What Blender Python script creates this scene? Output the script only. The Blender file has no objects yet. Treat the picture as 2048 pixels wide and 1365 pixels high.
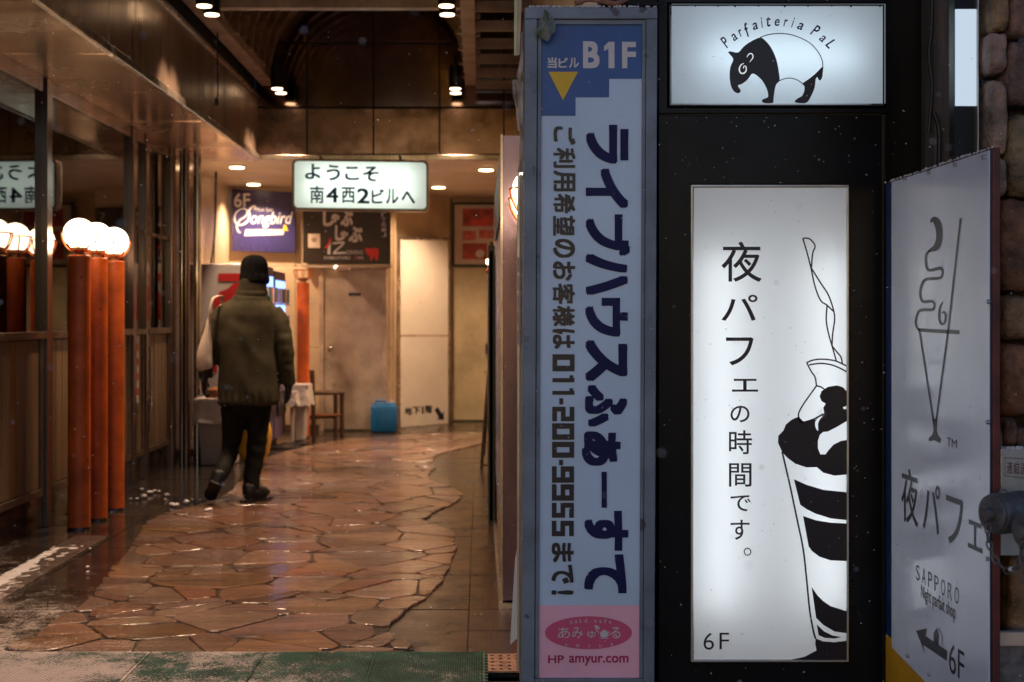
import bpy, bmesh, math, random
from mathutils import Vector, Matrix, noise as mn
R = math.radians
rnd = random.Random(7)
sc = bpy.context.scene
COL = sc.collection

# ------------------------------------------------------------------ camera, sky, exposure
F = 2844.0          # focal length in photo pixels
CX, CY, HC = 960.0, 637.0, 1.25
cam_d = bpy.data.cameras.new('camera'); cam = bpy.data.objects.new('camera', cam_d); COL.objects.link(cam)
cam.location = (0, 0, HC); cam.rotation_euler = (R(90), 0, 0)
cam_d.sensor_width = 36; cam_d.lens = 36 * F / 2048
cam_d.shift_x = (1024 - CX) / 2048; cam_d.shift_y = -(682.5 - CY) / 2048
cam_d.clip_end = 500; cam_d.clip_start = 0.05
cam_d.dof.use_dof = True; cam_d.dof.focus_distance = 4.75; cam_d.dof.aperture_fstop = 4.2
sc.camera = cam
w = bpy.data.worlds.new('World'); sc.world = w; w.use_nodes = True
wn = w.node_tree.nodes; wl = w.node_tree.links; wn.clear()
sky = wn.new('ShaderNodeTexSky'); sky.sky_type = 'NISHITA'; sky.sun_disc = False
sky.sun_elevation = R(2.6); sky.sun_rotation = R(200)
bg = wn.new('ShaderNodeBackground'); bg.inputs['Strength'].default_value = 0.15
wo = wn.new('ShaderNodeOutputWorld'); tint = wn.new('ShaderNodeMix'); tint.data_type = 'RGBA'; tint.blend_type = 'MULTIPLY'; tint.inputs[0].default_value = 1.0
tint.inputs[7].default_value = (.60, .89, 1.80, 1)      # cold city night sky
wl.new(sky.outputs[0], tint.inputs[6]); wl.new(tint.outputs[2], bg.inputs[0]); wl.new(bg.outputs[0], wo.inputs[0])
sc.view_settings.view_transform = 'Standard'; sc.view_settings.look = 'None'
sc.view_settings.exposure = 0.45; sc.view_settings.gamma = 1.0
sc.render.engine = 'CYCLES'
sc.cycles.use_denoising = True
sc.cycles.max_bounces = 7; sc.cycles.diffuse_bounces = 3; sc.cycles.glossy_bounces = 4
sc.cycles.transparent_max_bounces = 12; sc.cycles.caustics_reflective = False; sc.cycles.caustics_refractive = False
sc.cycles.sample_clamp_indirect = 3.0; sc.cycles.blur_glossy = 0.5

def P(x, y, D):
    """photo pixel seen at depth D (metres) -> world point"""
    return Vector(((x - CX) / F * D, D, HC - (y - CY) / F * D))
def G(x, y):
    """photo pixel on the ground -> world x, y"""
    D = HC * F / (y - CY)
    return ((x - CX) / F * D, D)
def PX(x, y, X):
    """photo pixel on the plane x = X"""
    D = X * F / (x - CX)
    return Vector((X, D, HC - (y - CY) / F * D))

# ------------------------------------------------------------------ materials
def nd(nt, t, **kw):
    n = nt.nodes.new(t)
    for k, v in kw.items():
        if k in n.inputs: n.inputs[k].default_value = v
        else: setattr(n, k, v)
    return n
def math_n(nt, op, a, b=None, c=None, clamp=False):
    n = nt.nodes.new('ShaderNodeMath'); n.operation = op; n.use_clamp = clamp
    for i, v in enumerate((a, b, c)):
        if v is None: continue
        if isinstance(v, (int, float)): n.inputs[i].default_value = v
        else: nt.links.new(v, n.inputs[i])
    return n.outputs[0]
def snow_mask(nt, c0, cx, cy, soft=.22, rag=1.0):
    """trodden powder snow: coverage follows where it blew in, broken up by noise"""
    g = nd(nt, 'ShaderNodeNewGeometry'); s = nd(nt, 'ShaderNodeSeparateXYZ'); nt.links.new(g.outputs['Position'], s.inputs[0])
    v = math_n(nt, 'MULTIPLY_ADD', s.outputs[0], cx, c0)
    v = math_n(nt, 'MULTIPLY_ADD', s.outputs[1], cy, v)
    for sc_, am in ((3.2, 1.3), (14, .8), (70, .9), (260, 1.3)):
        n = nd(nt, 'ShaderNodeTexNoise', Scale=sc_, Detail=4.0, Roughness=.6); nt.links.new(g.outputs['Position'], n.inputs['Vector'])
        q = math_n(nt, 'SUBTRACT', n.outputs['Fac'], .5)
        v = math_n(nt, 'MULTIPLY_ADD', q, am * rag, v)
    m = nd(nt, 'ShaderNodeMapRange'); nt.links.new(v, m.inputs[0])
    m.inputs[1].default_value = .5 - soft; m.inputs[2].default_value = .5 + soft
    return m.outputs[0]
def M(name, col, rough=.5, metal=0.0, ns=4.0, na=.12, bs=0.0, bsc=40.0, stretch=(1, 1, 1), rvar=.1, ior=1.5, rnd_amt=0.0,
      col2=None, emit=None, es=0.0, snow=None, spots=None, coat=0.0, bdist=.01, alpha=None, trans=0.0, sheen=0.0, hue=0.0, snow_col=(.46, .40, .36)):
    m = bpy.data.materials.new(name); m.use_nodes = True; nt = m.node_tree
    b = nt.nodes['Principled BSDF']
    b.inputs['Metallic'].default_value = metal; b.inputs['IOR'].default_value = ior
    b.inputs['Coat Weight'].default_value = coat; b.inputs['Coat Roughness'].default_value = .12
    b.inputs['Transmission Weight'].default_value = trans; b.inputs['Sheen Weight'].default_value = sheen
    g = nd(nt, 'ShaderNodeNewGeometry'); mp = nd(nt, 'ShaderNodeMapping'); nt.links.new(g.outputs['Position'], mp.inputs[0])
    mp.inputs['Scale'].default_value = stretch
    n1 = nd(nt, 'ShaderNodeTexNoise', Scale=ns, Detail=6.0, Roughness=.62); nt.links.new(mp.outputs[0], n1.inputs['Vector'])
    c2 = col2 or tuple(max(0, c * (1 - na * 2.2)) for c in col)
    c1 = col if col2 else tuple(min(1, c * (1 + na)) for c in col)
    mx = nd(nt, 'ShaderNodeMix', data_type='RGBA')
    mr = nd(nt, 'ShaderNodeMapRange'); mr.inputs[1].default_value = .3; mr.inputs[2].default_value = .7
    nt.links.new(n1.outputs['Fac'], mr.inputs[0]); nt.links.new(mr.outputs[0], mx.inputs[0])
    mx.inputs[6].default_value = (*c1, 1); mx.inputs[7].default_value = (*c2, 1)
    out = mx.outputs[2]
    if rnd_amt or hue:
        oi = nd(nt, 'ShaderNodeObjectInfo'); hs = nd(nt, 'ShaderNodeHueSaturation'); nt.links.new(out, hs.inputs['Color'])
        nt.links.new(math_n(nt, 'MULTIPLY_ADD', oi.outputs['Random'], rnd_amt * 2, 1 - rnd_amt), hs.inputs['Value'])
        r2 = math_n(nt, 'FRACT', math_n(nt, 'MULTIPLY', oi.outputs['Random'], 37.7))
        nt.links.new(math_n(nt, 'MULTIPLY_ADD', r2, hue * 2, .5 - hue), hs.inputs['Hue'])
        r3 = math_n(nt, 'FRACT', math_n(nt, 'MULTIPLY', oi.outputs['Random'], 91.3))
        nt.links.new(math_n(nt, 'MULTIPLY_ADD', r3, .4, .75), hs.inputs['Saturation'])
        out = hs.outputs[0]
    rr = math_n(nt, 'MULTIPLY_ADD', math_n(nt, 'SUBTRACT', n1.outputs['Fac'], .5), rvar * 3, rough, clamp=True)
    if spots:                                    # chips / rust / grime: (scale, threshold, colour)
        n3 = nd(nt, 'ShaderNodeTexNoise', Scale=spots[0], Detail=5.0, Roughness=.55); nt.links.new(g.outputs['Position'], n3.inputs['Vector'])
        m3 = nd(nt, 'ShaderNodeMapRange'); m3.inputs[1].default_value = spots[1]; m3.inputs[2].default_value = spots[1] + .02
        nt.links.new(n3.outputs['Fac'], m3.inputs[0])
        x3 = nd(nt, 'ShaderNodeMix', data_type='RGBA'); nt.links.new(m3.outputs[0], x3.inputs[0]); nt.links.new(out, x3.inputs[6])
        x3.inputs[7].default_value = (*spots[2], 1); out = x3.outputs[2]
    if snow:
        sm = snow_mask(nt, *snow)
        x4 = nd(nt, 'ShaderNodeMix', data_type='RGBA'); nt.links.new(sm, x4.inputs[0]); nt.links.new(out, x4.inputs[6])
        x4.inputs[7].default_value = (*snow_col, 1); out = x4.outputs[2]
        mf = nd(nt, 'ShaderNodeMix', data_type='FLOAT'); nt.links.new(sm, mf.inputs[0]); nt.links.new(rr, mf.inputs[2]); mf.inputs[3].default_value = .85
        rr = mf.outputs[0]
    nt.links.new(out, b.inputs['Base Color']); nt.links.new(rr, b.inputs['Roughness'])
    if bs:
        n2 = nd(nt, 'ShaderNodeTexNoise', Scale=bsc, Detail=5.0, Roughness=.6); nt.links.new(mp.outputs[0], n2.inputs['Vector'])
        bp = nd(nt, 'ShaderNodeBump', Strength=bs, Distance=bdist); nt.links.new(n2.outputs['Fac'], bp.inputs['Height'])
        nt.links.new(bp.outputs[0], b.inputs['Normal'])
    if emit:
        b.inputs['Emission Color'].default_value = (*emit, 1); b.inputs['Emission Strength'].default_value = es
    return m
def emission(name, col, s):
    m = bpy.data.materials.new(name); m.use_nodes = True; nt = m.node_tree; nt.nodes.clear()
    e = nd(nt, 'ShaderNodeEmission'); e.inputs[0].default_value = (*col, 1); e.inputs[1].default_value = s
    o = nd(nt, 'ShaderNodeOutputMaterial'); nt.links.new(e.outputs[0], o.inputs[0]); return m
def diffuser(name, col, glow, gs):
    """milky acrylic: tubes behind shine through it, with a faint even glow of the scattered light"""
    m = bpy.data.materials.new(name); m.use_nodes = True; nt = m.node_tree; nt.nodes.clear()
    t = nd(nt, 'ShaderNodeBsdfTranslucent'); t.inputs[0].default_value = (*col, 1)
    d = nd(nt, 'ShaderNodeBsdfDiffuse'); d.inputs[0].default_value = (*col, 1)
    gl = nd(nt, 'ShaderNodeBsdfGlossy'); gl.inputs['Roughness'].default_value = .15; gl.inputs[0].default_value = (.9, .9, .9, 1)
    x = nd(nt, 'ShaderNodeMixShader'); x.inputs[0].default_value = .4; nt.links.new(t.outputs[0], x.inputs[1]); nt.links.new(d.outputs[0], x.inputs[2])
    fr = nd(nt, 'ShaderNodeFresnel', IOR=1.45); y = nd(nt, 'ShaderNodeMixShader'); nt.links.new(fr.outputs[0], y.inputs[0]); nt.links.new(x.outputs[0], y.inputs[1]); nt.links.new(gl.outputs[0], y.inputs[2])
    e = nd(nt, 'ShaderNodeEmission'); e.inputs[0].default_value = (*glow, 1); e.inputs[1].default_value = gs
    a = nd(nt, 'ShaderNodeAddShader'); nt.links.new(y.outputs[0], a.inputs[0]); nt.links.new(e.outputs[0], a.inputs[1])
    o = nd(nt, 'ShaderNodeOutputMaterial'); nt.links.new(a.outputs[0], o.inputs[0]); return m
def glass_pane(name, tint, ior):
    m = bpy.data.materials.new(name); m.use_nodes = True; nt = m.node_tree; nt.nodes.clear()
    t = nd(nt, 'ShaderNodeBsdfTransparent'); t.inputs[0].default_value = (*tint, 1)
    g = nd(nt, 'ShaderNodeBsdfGlossy'); g.inputs['Roughness'].default_value = .02
    fr = nd(nt, 'ShaderNodeFresnel', IOR=ior); x = nd(nt, 'ShaderNodeMixShader')
    nt.links.new(fr.outputs[0], x.inputs[0]); nt.links.new(t.outputs[0], x.inputs[1]); nt.links.new(g.outputs[0], x.inputs[2])
    o = nd(nt, 'ShaderNodeOutputMaterial'); nt.links.new(x.outputs[0], o.inputs[0]); return m

m_tile = M('wet_floor_tile', (.042, .025, .017), .2, ns=5, na=.35, bs=.16, bsc=70, rvar=.22, rnd_amt=.12, snow=(.75, -.6, -.35, .12))
m_tile_dark = M('wet_dark_tile', (.035, .027, .022), .13, ns=3, na=.35, bs=.05, bsc=30, rvar=.14, rnd_amt=.12, snow=(1.27, -.6, -.35, .26))
m_stone = M('flagstone', (.155, .084, .052), .2, ns=3.5, na=.3, bs=.9, bsc=13, stretch=(.5, 2.2, 1), rvar=.24, rnd_amt=.36, hue=.014, coat=.3,
            bdist=.014, snow=(1.08, -.62, -.36, .26))
m_mortar = M('path_mortar', (.04, .028, .022), .35, ns=20, na=.4, bs=.5, bsc=90, snow=(.8, -.75, -.38, .12))
m_slab = M('floor_bed', (.03, .022, .018), .5, bs=.2)
m_kerb = M('kerb_granite', (.085, .062, .05), .3, ns=20, na=.3, bs=.2, bsc=80, snow=(2.75, 0, -.36, .14))
m_snow = M('snow', (.62, .60, .60), .8, ns=30, na=.08, bs=.6, bsc=60)
m_mat = M('green_rubber', (.022, .085, .055), .5, ns=8, na=.3, bs=.3, bsc=200, snow=(.03, -.42, 0, .16, 1.05), snow_col=(.50, .43, .38))
m_asph = M('asphalt', (.05, .05, .05), .6, ns=20, na=.3, bs=.5, bsc=120, snow=(.85, 0, 0))
m_steel = M('brushed_steel', (.50, .36, .27), .33, .85, ns=3, na=.18, bs=.12, bsc=160, stretch=(1, 1, .04), rvar=.14, bdist=.004)
m_soffit = M('steel_soffit', (.68, .47, .34), .24, .85, ns=1.6, na=.2, bs=.04, bsc=3, rvar=.16, bdist=.01)
m_navy_film = M('navy_film', (.004, .03, .12), .3)
m_trim = M('steel_trim', (.5, .42, .35), .3, .9, ns=6, na=.25)
m_fascia_dark = M('fascia_steel_upper', (.34, .23, .19), .1, 1.0, ns=2, na=.3, bs=.02, bsc=3, rvar=.08)
m_fascia_low = M('fascia_steel_lower', (.31, .195, .155), .27, .9, ns=3, na=.35, bs=.05, bsc=6, rvar=.14)
m_joint = M('dark_joint', (.012, .01, .009), .6)
m_dark = M('dark_void', (.012, .009, .008), .8)
m_vault = M('vault_sheet', (.17, .12, .09), .4, .3, ns=2, na=.3)
m_rib = M('vault_rib', (.48, .34, .25), .3, .4, ns=6, na=.3)
m_beam = M('painted_beam', (.45, .34, .27), .45, 0, ns=5, na=.2)
m_black = M('black_metal', (.012, .012, .013), .35, .2, ns=9, na=.3, bs=.05)
m_gloss = M('black_gloss_panel', (.006, .007, .011), .3, 0, ior=1.28, ns=3, na=.3, bs=.03, bsc=4, rvar=.1)
m_orange = M('orange_paint', (.62, .115, .016), .42, 0, ns=5, na=.2, bs=.06, bsc=120, spots=(26, .68, (.10, .02, .008)), rvar=.14)
m_cage = M('cage_orange', (.55, .12, .02), .35, .2)
m_globe = emission('globe_glass', (1.0, .72, .44), 12.0)
m_socket = M('lamp_socket', (.25, .12, .05), .5)
m_lens = emission('spot_lens', (1.0, .70, .42), 6.0)
m_down = emission('downlight_lens', (1.0, .68, .36), 9.0)
m_wallb = M('beige_wall', (.56, .42, .28), .38, 0, ns=2.2, na=.12, bs=.05, bsc=30, rvar=.12, coat=.15)
m_ceil = M('alcove_ceiling', (.56, .45, .33), .55, 0, ns=2, na=.08)
m_door = M('metal_door', (.42, .33, .26), .38, .1, ns=2.6, na=.22, bs=.04, bsc=8, rvar=.14, spots=(9, .68, (.22, .14, .09)))
m_door2 = M('cream_door', (.50, .40, .24), .42, 0, ns=2.6, na=.14, spots=(7, .72, (.3, .2, .11)))
m_board = M('white_sign_sheet', (.72, .66, .58), .16, 0, ns=2, na=.05, bs=.02, bsc=3, coat=.4)
m_wood = M('panel_wood', (.16, .096, .045), .4, 0, ns=4, na=.25, bs=.12, bsc=60, stretch=(1, 1, .05), rnd_amt=.13, coat=.15)
m_rail = M('bronze_rail', (.16, .115, .08), .35, .6, ns=6, na=.2)
m_mull = M('mullion_steel', (.24, .165, .14), .2, .9, ns=5, na=.25, stretch=(1, 1, .1))
m_chrome = M('chrome', (.55, .5, .47), .12, 1.0, ns=4, na=.15)
m_plinth = M('dark_plinth_tile', (.03, .018, .013), .12, 0, ns=6, na=.3, rnd_amt=.2)
m_glass = glass_pane('shop_glass', (.62, .6, .52), 1.75)
m_room = M('shop_interior', (.34, .25, .14), .6, 0, ns=1.2, na=.35)
m_print_k = M('black_ink', (.008, .008, .02), .35)
m_print_n = M('navy_ink', (.002, .006, .075), .5, ior=1.3)
m_print_w = M('white_ink', (.60, .58, .60), .45, na=.04)
m_print_r = M('red_ink', (.62, .03, .03), .4)
m_print_m = M('magenta_ink', (.42, .005, .10), .4)
m_rose = M('rose_ink', (.62, .08, .20), .4, na=.05)
m_pink = M('pink_ink', (.86, .46, .60), .4, na=.06)
m_blue = M('blue_ink', (.002, .075, .30), .35, na=.08)
m_yel = M('yellow_ink', (.72, .44, .005), .4, na=.06)
m_sign_sheet = M('faded_sign_sheet', (.50, .66, .86), .3, 0, ns=1.5, na=.07, bs=.01, rvar=.08)
m_sign_frame = M('chipped_blue_frame', (.15, .195, .26), .45, .15, ns=6, na=.15, bs=.1, bsc=80, spots=(9.5, .655, (.055, .065, .09)))
m_alu = M('aluminium', (.5, .5, .5), .35, .9, ns=6, na=.15)
m_board_w = M('poster_sheet', (.78, .79, .84), .2, 0, ns=2.5, na=.05, bs=.02, bsc=4, spots=(7, .74, (.42, .42, .46)))
m_board_art = M('poster_ink', (.018, .018, .03), .35, ior=1.3)
m_maroon = M('maroon_edge', (.12, .018, .015), .45, ns=9, na=.3)
m_rock = M('wall_rock', (.27, .155, .095), .75, 0, ns=9, na=.42, bs=1.0, bsc=34, rnd_amt=.3, hue=.03, bdist=.02)
m_cast = M('cast_hydrant', (.17, .16, .15), .5, .4, ns=14, na=.3, bs=.3, bsc=90)
m_plate = M('stainless_plate', (.55, .55, .56), .3, .8, ns=7, na=.2, stretch=(1, 1, .2))
m_coat = M('olive_coat', (.052, .044, .024), .85, 0, ns=5, na=.2, bs=.12, bsc=30, ior=1.3, bdist=.01)
m_hat = M('black_knit', (.005, .005, .006), .95, 0, ior=1.2, ns=60, na=.4, bs=.9, bsc=160, stretch=(1, 1, .35))
m_pants = M('dark_trousers', (.010, .010, .007), .8, 0, ior=1.25, ns=12, na=.3, bs=.4, bsc=40)
m_boot = M('black_boot', (.009, .009, .009), .45, 0, ns=20, na=.3, bs=.2)
m_glove = M('black_glove', (.010, .009, .009), .5, 0, ns=30, na=.3, bs=.3)
m_skin = M('skin', (.45, .27, .19), .55)
m_hair = M('hair', (.01, .008, .007), .6)
m_canvas = M('canvas_cloth', (.62, .50, .40), .85, 0, ns=9, na=.1, bs=.3, bsc=120)
m_vend = M('vending_white', (.52, .47, .45), .35, 0, ns=2, na=.08, coat=.2)
m_vred = M('vending_red', (.50, .02, .02), .35, 0, na=.1)
m_vdark = M('vending_frame', (.10, .07, .14), .4)
m_screen = emission('drink_window', (.22, .36, 1.0), 2.6)
m_can = [M('can_' + n, c, .35) for n, c in (('red', (.5, .03, .02)), ('white', (.7, .7, .7)), ('blue', (.03, .08, .5)), ('green', (.05, .3, .1)))]
m_bin = M('bin_plastic', (.48, .42, .40), .5, ns=4, na=.1)
m_bag = M('plastic_bag', (.70, .64, .60), .3, ns=9, na=.1, bs=.8, bsc=14, bdist=.03)
m_yplastic = M('yellow_plastic', (.75, .42, .02), .4, ns=5, na=.15)
m_bluep = M('blue_jerrycan', (.004, .11, .29), .4, ns=5, na=.12)
m_chairw = M('dark_chair_wood', (.06, .025, .012), .5, ns=10, na=.3, stretch=(1, 1, .2))
m_chairs = M('orange_chair_wood', (.28, .10, .03), .5)
m_pframe = M('poster_frame', (.02, .016, .013), .4)
m_pmat = M('poster_paper', (.60, .47, .42), .5, ns=3, na=.06)
m_meat = M('meat_photo', (.62, .07, .045), .5, ns=9, na=.2, col2=(.16, .03, .03))
m_meat2 = M('sliced_meat_photo', (.75, .2, .14), .5, ns=22, col2=(.32, .03, .04))
m_plateph = M('plate_photo', (.7, .6, .52), .5)
m_songb = M('indigo_sign', (.028, .024, .105), .3, ns=2, na=.15)
m_shabu = M('dark_brown_sign', (.022, .013, .009), .35, ns=2, na=.2)
m_cable = M('black_rubber', (.008, .008, .008), .5)
m_vinyl = M('torn_vinyl', (.55, .50, .46), .35, ns=8, na=.3, bs=.5, bsc=14, bdist=.03, spots=(30, .68, (.2, .15, .12)))
m_pipe = M('copper_wrap', (.35, .16, .11), .6, ns=20, na=.3)
m_strip = M('grey_timber', (.13, .11, .10), .7, ns=5, na=.3, stretch=(6, 6, .4), bs=.3)
m_fluo = emission('fluorescent_tube', (.90, .96, 1.0), 4.3)
m_tube_top = emission('fluorescent_tube_cool', (.80, .92, 1.0), 5.4)
m_tube_back = emission('fluorescent_tube_green', (.86, 1.0, .93), 6.5)
m_diff = diffuser('milky_panel', (.86, .88, .88), (.90, .94, 1.0), .10)
m_diff_top = diffuser('milky_panel_cool', (.80, .88, .92), (.70, .85, 1.0), .12)
m_diff_back = diffuser('milky_panel_green', (.85, .9, .86), (.85, 1.0, .92), .2)
m_inner = M('lightbox_inside', (.8, .8, .8), .7, na=.02)
m_panel_glow = emission('panel_glow_white', (.88, .94, 1.0), .60)  # panel backlight painted as glow where the print leaves white

# ------------------------------------------------------------------ builders
ORG = {}; LAST = [None]
def tag(o, label=None, cat=None, group=None, kind=None):
    if label: o['label'] = label
    if cat: o['category'] = cat
    if group: o['group'] = group
    if kind: o['kind'] = kind
    return o
def thing(name, label, cat, loc=(0, 0, 0), group=None, rz=0.0, kind=None):
    o = bpy.data.objects.new(name, None); COL.objects.link(o); o.location = loc; o.rotation_euler = (0, 0, rz)
    o.empty_display_size = .1
    ORG[o.name] = Vector(loc) if rz == 0 else Vector((0, 0, 0))
    return tag(o, label, cat, group, kind)
def link(name, me, mats, parent=None, loc=None):
    o = bpy.data.objects.new(name, me); COL.objects.link(o)
    if not isinstance(mats, (list, tuple)): mats = [mats]
    if not me.materials:
        for m in mats: me.materials.append(m)
    if parent is not None: o.parent = parent; ORG[o.name] = ORG[parent.name]
    else: ORG[o.name] = Vector(loc or (0, 0, 0))
    if loc: o.location = loc
    LAST[0] = o
    return o
def catmull(pts, n=6, closed=True):
    out = []; N = len(pts)
    rng = range(N) if closed else range(N - 1)
    for i in rng:
        g = (lambda k: pts[k % N]) if closed else (lambda k: pts[max(0, min(N - 1, k))])
        p0, p1, p2, p3 = g(i - 1), g(i), g(i + 1), g(i + 2)
        for j in range(n):
            t = j / n
            out.append(tuple(.5 * (2 * p1[a] + (-p0[a] + p2[a]) * t + (2 * p0[a] - 5 * p1[a] + 4 * p2[a] - p3[a]) * t * t
                             + (-p0[a] + 3 * p1[a] - 3 * p2[a] + p3[a]) * t ** 3) for a in range(len(p1))))
    if not closed: out.append(tuple(pts[-1]))
    return out
class B:
    def __init__(s): s.bm = bmesh.new()
    def box(s, x0, x1, y0, y1, z0, z1):
        v = [s.bm.verts.new((x, y, z)) for z in (z0, z1) for y in (y0, y1) for x in (x0, x1)]
        for f in ((0, 2, 3, 1), (4, 5, 7, 6), (0, 1, 5, 4), (2, 6, 7, 3), (0, 4, 6, 2), (1, 3, 7, 5)): s.bm.faces.new([v[i] for i in f])
        return s
    def prism(s, front, back):
        """two matching loops of 3-D points joined into a solid"""
        a = [s.bm.verts.new(p) for p in front]; b = [s.bm.verts.new(p) for p in back]; n = len(a)
        s.bm.faces.new(a); s.bm.faces.new(b[::-1])
        for i in range(n): s.bm.faces.new((a[i], b[i], b[(i + 1) % n], a[(i + 1) % n]))
        return s
    def face(s, pts):
        s.bm.faces.new([s.bm.verts.new(p) for p in pts]); return s
    def tube(s, pts, r, seg=10, closed=False, caps=True):
        pts = [Vector(p) for p in pts]; n = len(pts); rs = r if isinstance(r, list) else [r] * n
        rings = []; up = None
        for i, p in enumerate(pts):
            if closed: t = pts[(i + 1) % n] - pts[i - 1]
            else: t = pts[min(n - 1, i + 1)] - pts[max(0, i - 1)]
            t = t.normalized() if t.length > 1e-9 else Vector((0, 0, 1))
            if up is None:
                up = Vector((0, 0, 1)) if abs(t.z) < .9 else Vector((1, 0, 0))
            u = (up - t * up.dot(t)).normalized(); v = t.cross(u); up = u
            rr = rs[i]; ra, rb = rr if isinstance(rr, tuple) else (rr, rr)
            rings.append([s.bm.verts.new(p + u * ra * math.cos(2 * math.pi * k / seg) + v * rb * math.sin(2 * math.pi * k / seg)) for k in range(seg)])
        for i in range(n if closed else n - 1):
            a, b = rings[i], rings[(i + 1) % n]
            for k in range(seg): s.bm.faces.new((a[k], a[(k + 1) % seg], b[(k + 1) % seg], b[k]))
        if caps and not closed: s.bm.faces.new(rings[0][::-1]); s.bm.faces.new(rings[-1])
        return s
    def lathe(s, cx, cy, prof, seg=24, sx=1.0, sy=1.0, caps=True):
        rings = [[s.bm.verts.new((cx + r * sx * math.cos(2 * math.pi * k / seg), cy + r * sy * math.sin(2 * math.pi * k / seg), z)) for k in range(seg)] for r, z in prof]
        for a, b in zip(rings, rings[1:]):
            for k in range(seg): s.bm.faces.new((a[k], a[(k + 1) % seg], b[(k + 1) % seg], b[k]))
        if caps: s.bm.faces.new(rings[0][::-1]); s.bm.faces.new(rings[-1])
        return s
    def loft(s, rings, caps=True):
        """rings: (centre, rx, ry, squareness) stacked; ellipse in the xy plane"""
        seg = 28; vs = []
        for (c, rx, ry, q) in rings:
            row = []
            for k in range(seg):
                a = 2 * math.pi * k / seg; ca, sa = math.cos(a), math.sin(a)
                row.append(s.bm.verts.new((c[0] + rx * math.copysign(abs(ca) ** q, ca), c[1] + ry * math.copysign(abs(sa) ** q, sa), c[2])))
            vs.append(row)
        for a, b in zip(vs, vs[1:]):
            for k in range(seg): s.bm.faces.new((a[k], a[(k + 1) % seg], b[(k + 1) % seg], b[k]))
        if caps: s.bm.faces.new(vs[0][::-1]); s.bm.faces.new(vs[-1])
        return s
    def sphere(s, c, r, sub=2, sc_=(1, 1, 1)):
        bmesh.ops.create_icosphere(s.bm, subdivisions=sub, radius=r, matrix=Matrix.Translation(c) @ Matrix.Diagonal((*sc_, 1))); return s
    def build(s, name, mat, parent=None, bevel=0.0, smooth=False, local=False, loc=None, kind=None, norm=True):
        bm = s.bm
        if norm: bmesh.ops.recalc_face_normals(bm, faces=bm.faces[:])
        if bevel: bmesh.ops.bevel(bm, geom=bm.edges[:], offset=bevel, segments=2, affect='EDGES', profile=.5, clamp_overlap=True)
        me = bpy.data.meshes.new(name)
        o_ = Vector((0, 0, 0)) if local else (ORG[parent.name] if parent is not None else Vector(loc or (0, 0, 0)))
        if o_.length: bmesh.ops.translate(bm, verts=bm.verts[:], vec=-o_)
        if smooth:
            for f in bm.faces: f.smooth = True
        bm.to_mesh(me); bm.free()
        if smooth:
            try: me.set_sharp_from_angle(angle=R(40))
            except Exception: pass
        o = link(name, me, mat, parent, loc if parent is None else None)
        if kind: o['kind'] = kind
        return o
def copy_tree(o, parent=None, loc=None, label=None):
    c = o.copy(); COL.objects.link(c)
    if parent is not None: c.parent = parent
    if loc is not None: c.location = loc
    if label: c['label'] = label
    for ch in list(o.children): copy_tree(ch, c)
    return c
def remesh(o, vox, smooth_it=6):
    md = o.modifiers.new('r', 'REMESH'); md.mode = 'VOXEL'; md.voxel_size = vox
    sm = o.modifiers.new('s', 'SMOOTH'); sm.iterations = smooth_it; sm.factor = .5
    dg = bpy.context.evaluated_depsgraph_get(); me = bpy.data.meshes.new_from_object(o.evaluated_get(dg))
    o.modifiers.clear(); old = o.data; o.data = me
    if not me.materials: me.materials.append(old.materials[0])
    for p in me.polygons: p.use_smooth = True
    return o
def slab(pts, D, mapf=P):
    return [mapf(x, y, D) for x, y in pts]

# flat print on signs
def put_mesh(name, verts2, faces, mapf, mat, parent, local=False):
    me = bpy.data.meshes.new(name)
    o_ = Vector((0, 0, 0)) if local else ORG[parent.name]
    me.from_pydata([tuple(Vector(mapf(*v)) - o_) for v in verts2], [], faces)
    return link(name, me, mat, parent)
def text(s, box, mapf, mat, parent, bold=0.0, rot=False, shear=0.0, name='lettering', local=False, spacing=1.0, res=4, toward=(0, -1, 0)):
    c = bpy.data.curves.new('t', 'FONT'); c.body = s; c.resolution_u = res; c.offset = min(0, bold); c.shear = shear; c.space_character = spacing
    o = bpy.data.objects.new('t', c); COL.objects.link(o)
    dg = bpy.context.evaluated_depsgraph_get(); me = bpy.data.meshes.new_from_object(o.evaluated_get(dg))
    bpy.data.objects.remove(o); bpy.data.curves.remove(c)
    vs = [(v.co.x, v.co.y) for v in me.vertices]
    if not vs: return
    fs = [tuple(p.vertices) for p in me.polygons]; nv = len(vs); lay = [0] * nv
    if bold > 0:                                     # heavier strokes: slightly shifted layers of the same ink
        base = list(vs); f0 = list(fs)
        for k in range(8):
            ox, oy = ((1, 0), (1, 1), (0, 1), (-1, 1), (-1, 0), (-1, -1), (0, -1), (1, -1))[k]; off = len(vs)
            vs += [(x + bold * .95 * ox, y + bold * .95 * oy) for x, y in base]; lay += [k + 1] * nv
            fs += [tuple(i + off for i in f) for f in f0]
    if rot: vs = [(y, -x) for x, y in vs]            # clockwise quarter turn
    x0, x1 = min(v[0] for v in vs), max(v[0] for v in vs); y0, y1 = min(v[1] for v in vs), max(v[1] for v in vs)
    bx0, by0, bx1, by1 = box
    out = [(bx0 + (x - x0) / max(1e-6, x1 - x0) * (bx1 - bx0), by1 - (y - y0) / max(1e-6, y1 - y0) * (by1 - by0)) for x, y in vs]
    o = put_mesh(name, out, fs, mapf, mat, parent, local)
    if bold > 0:
        for v, l in zip(o.data.vertices, lay): v.co += Vector(toward) * (l * 3e-5)
    return o
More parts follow.
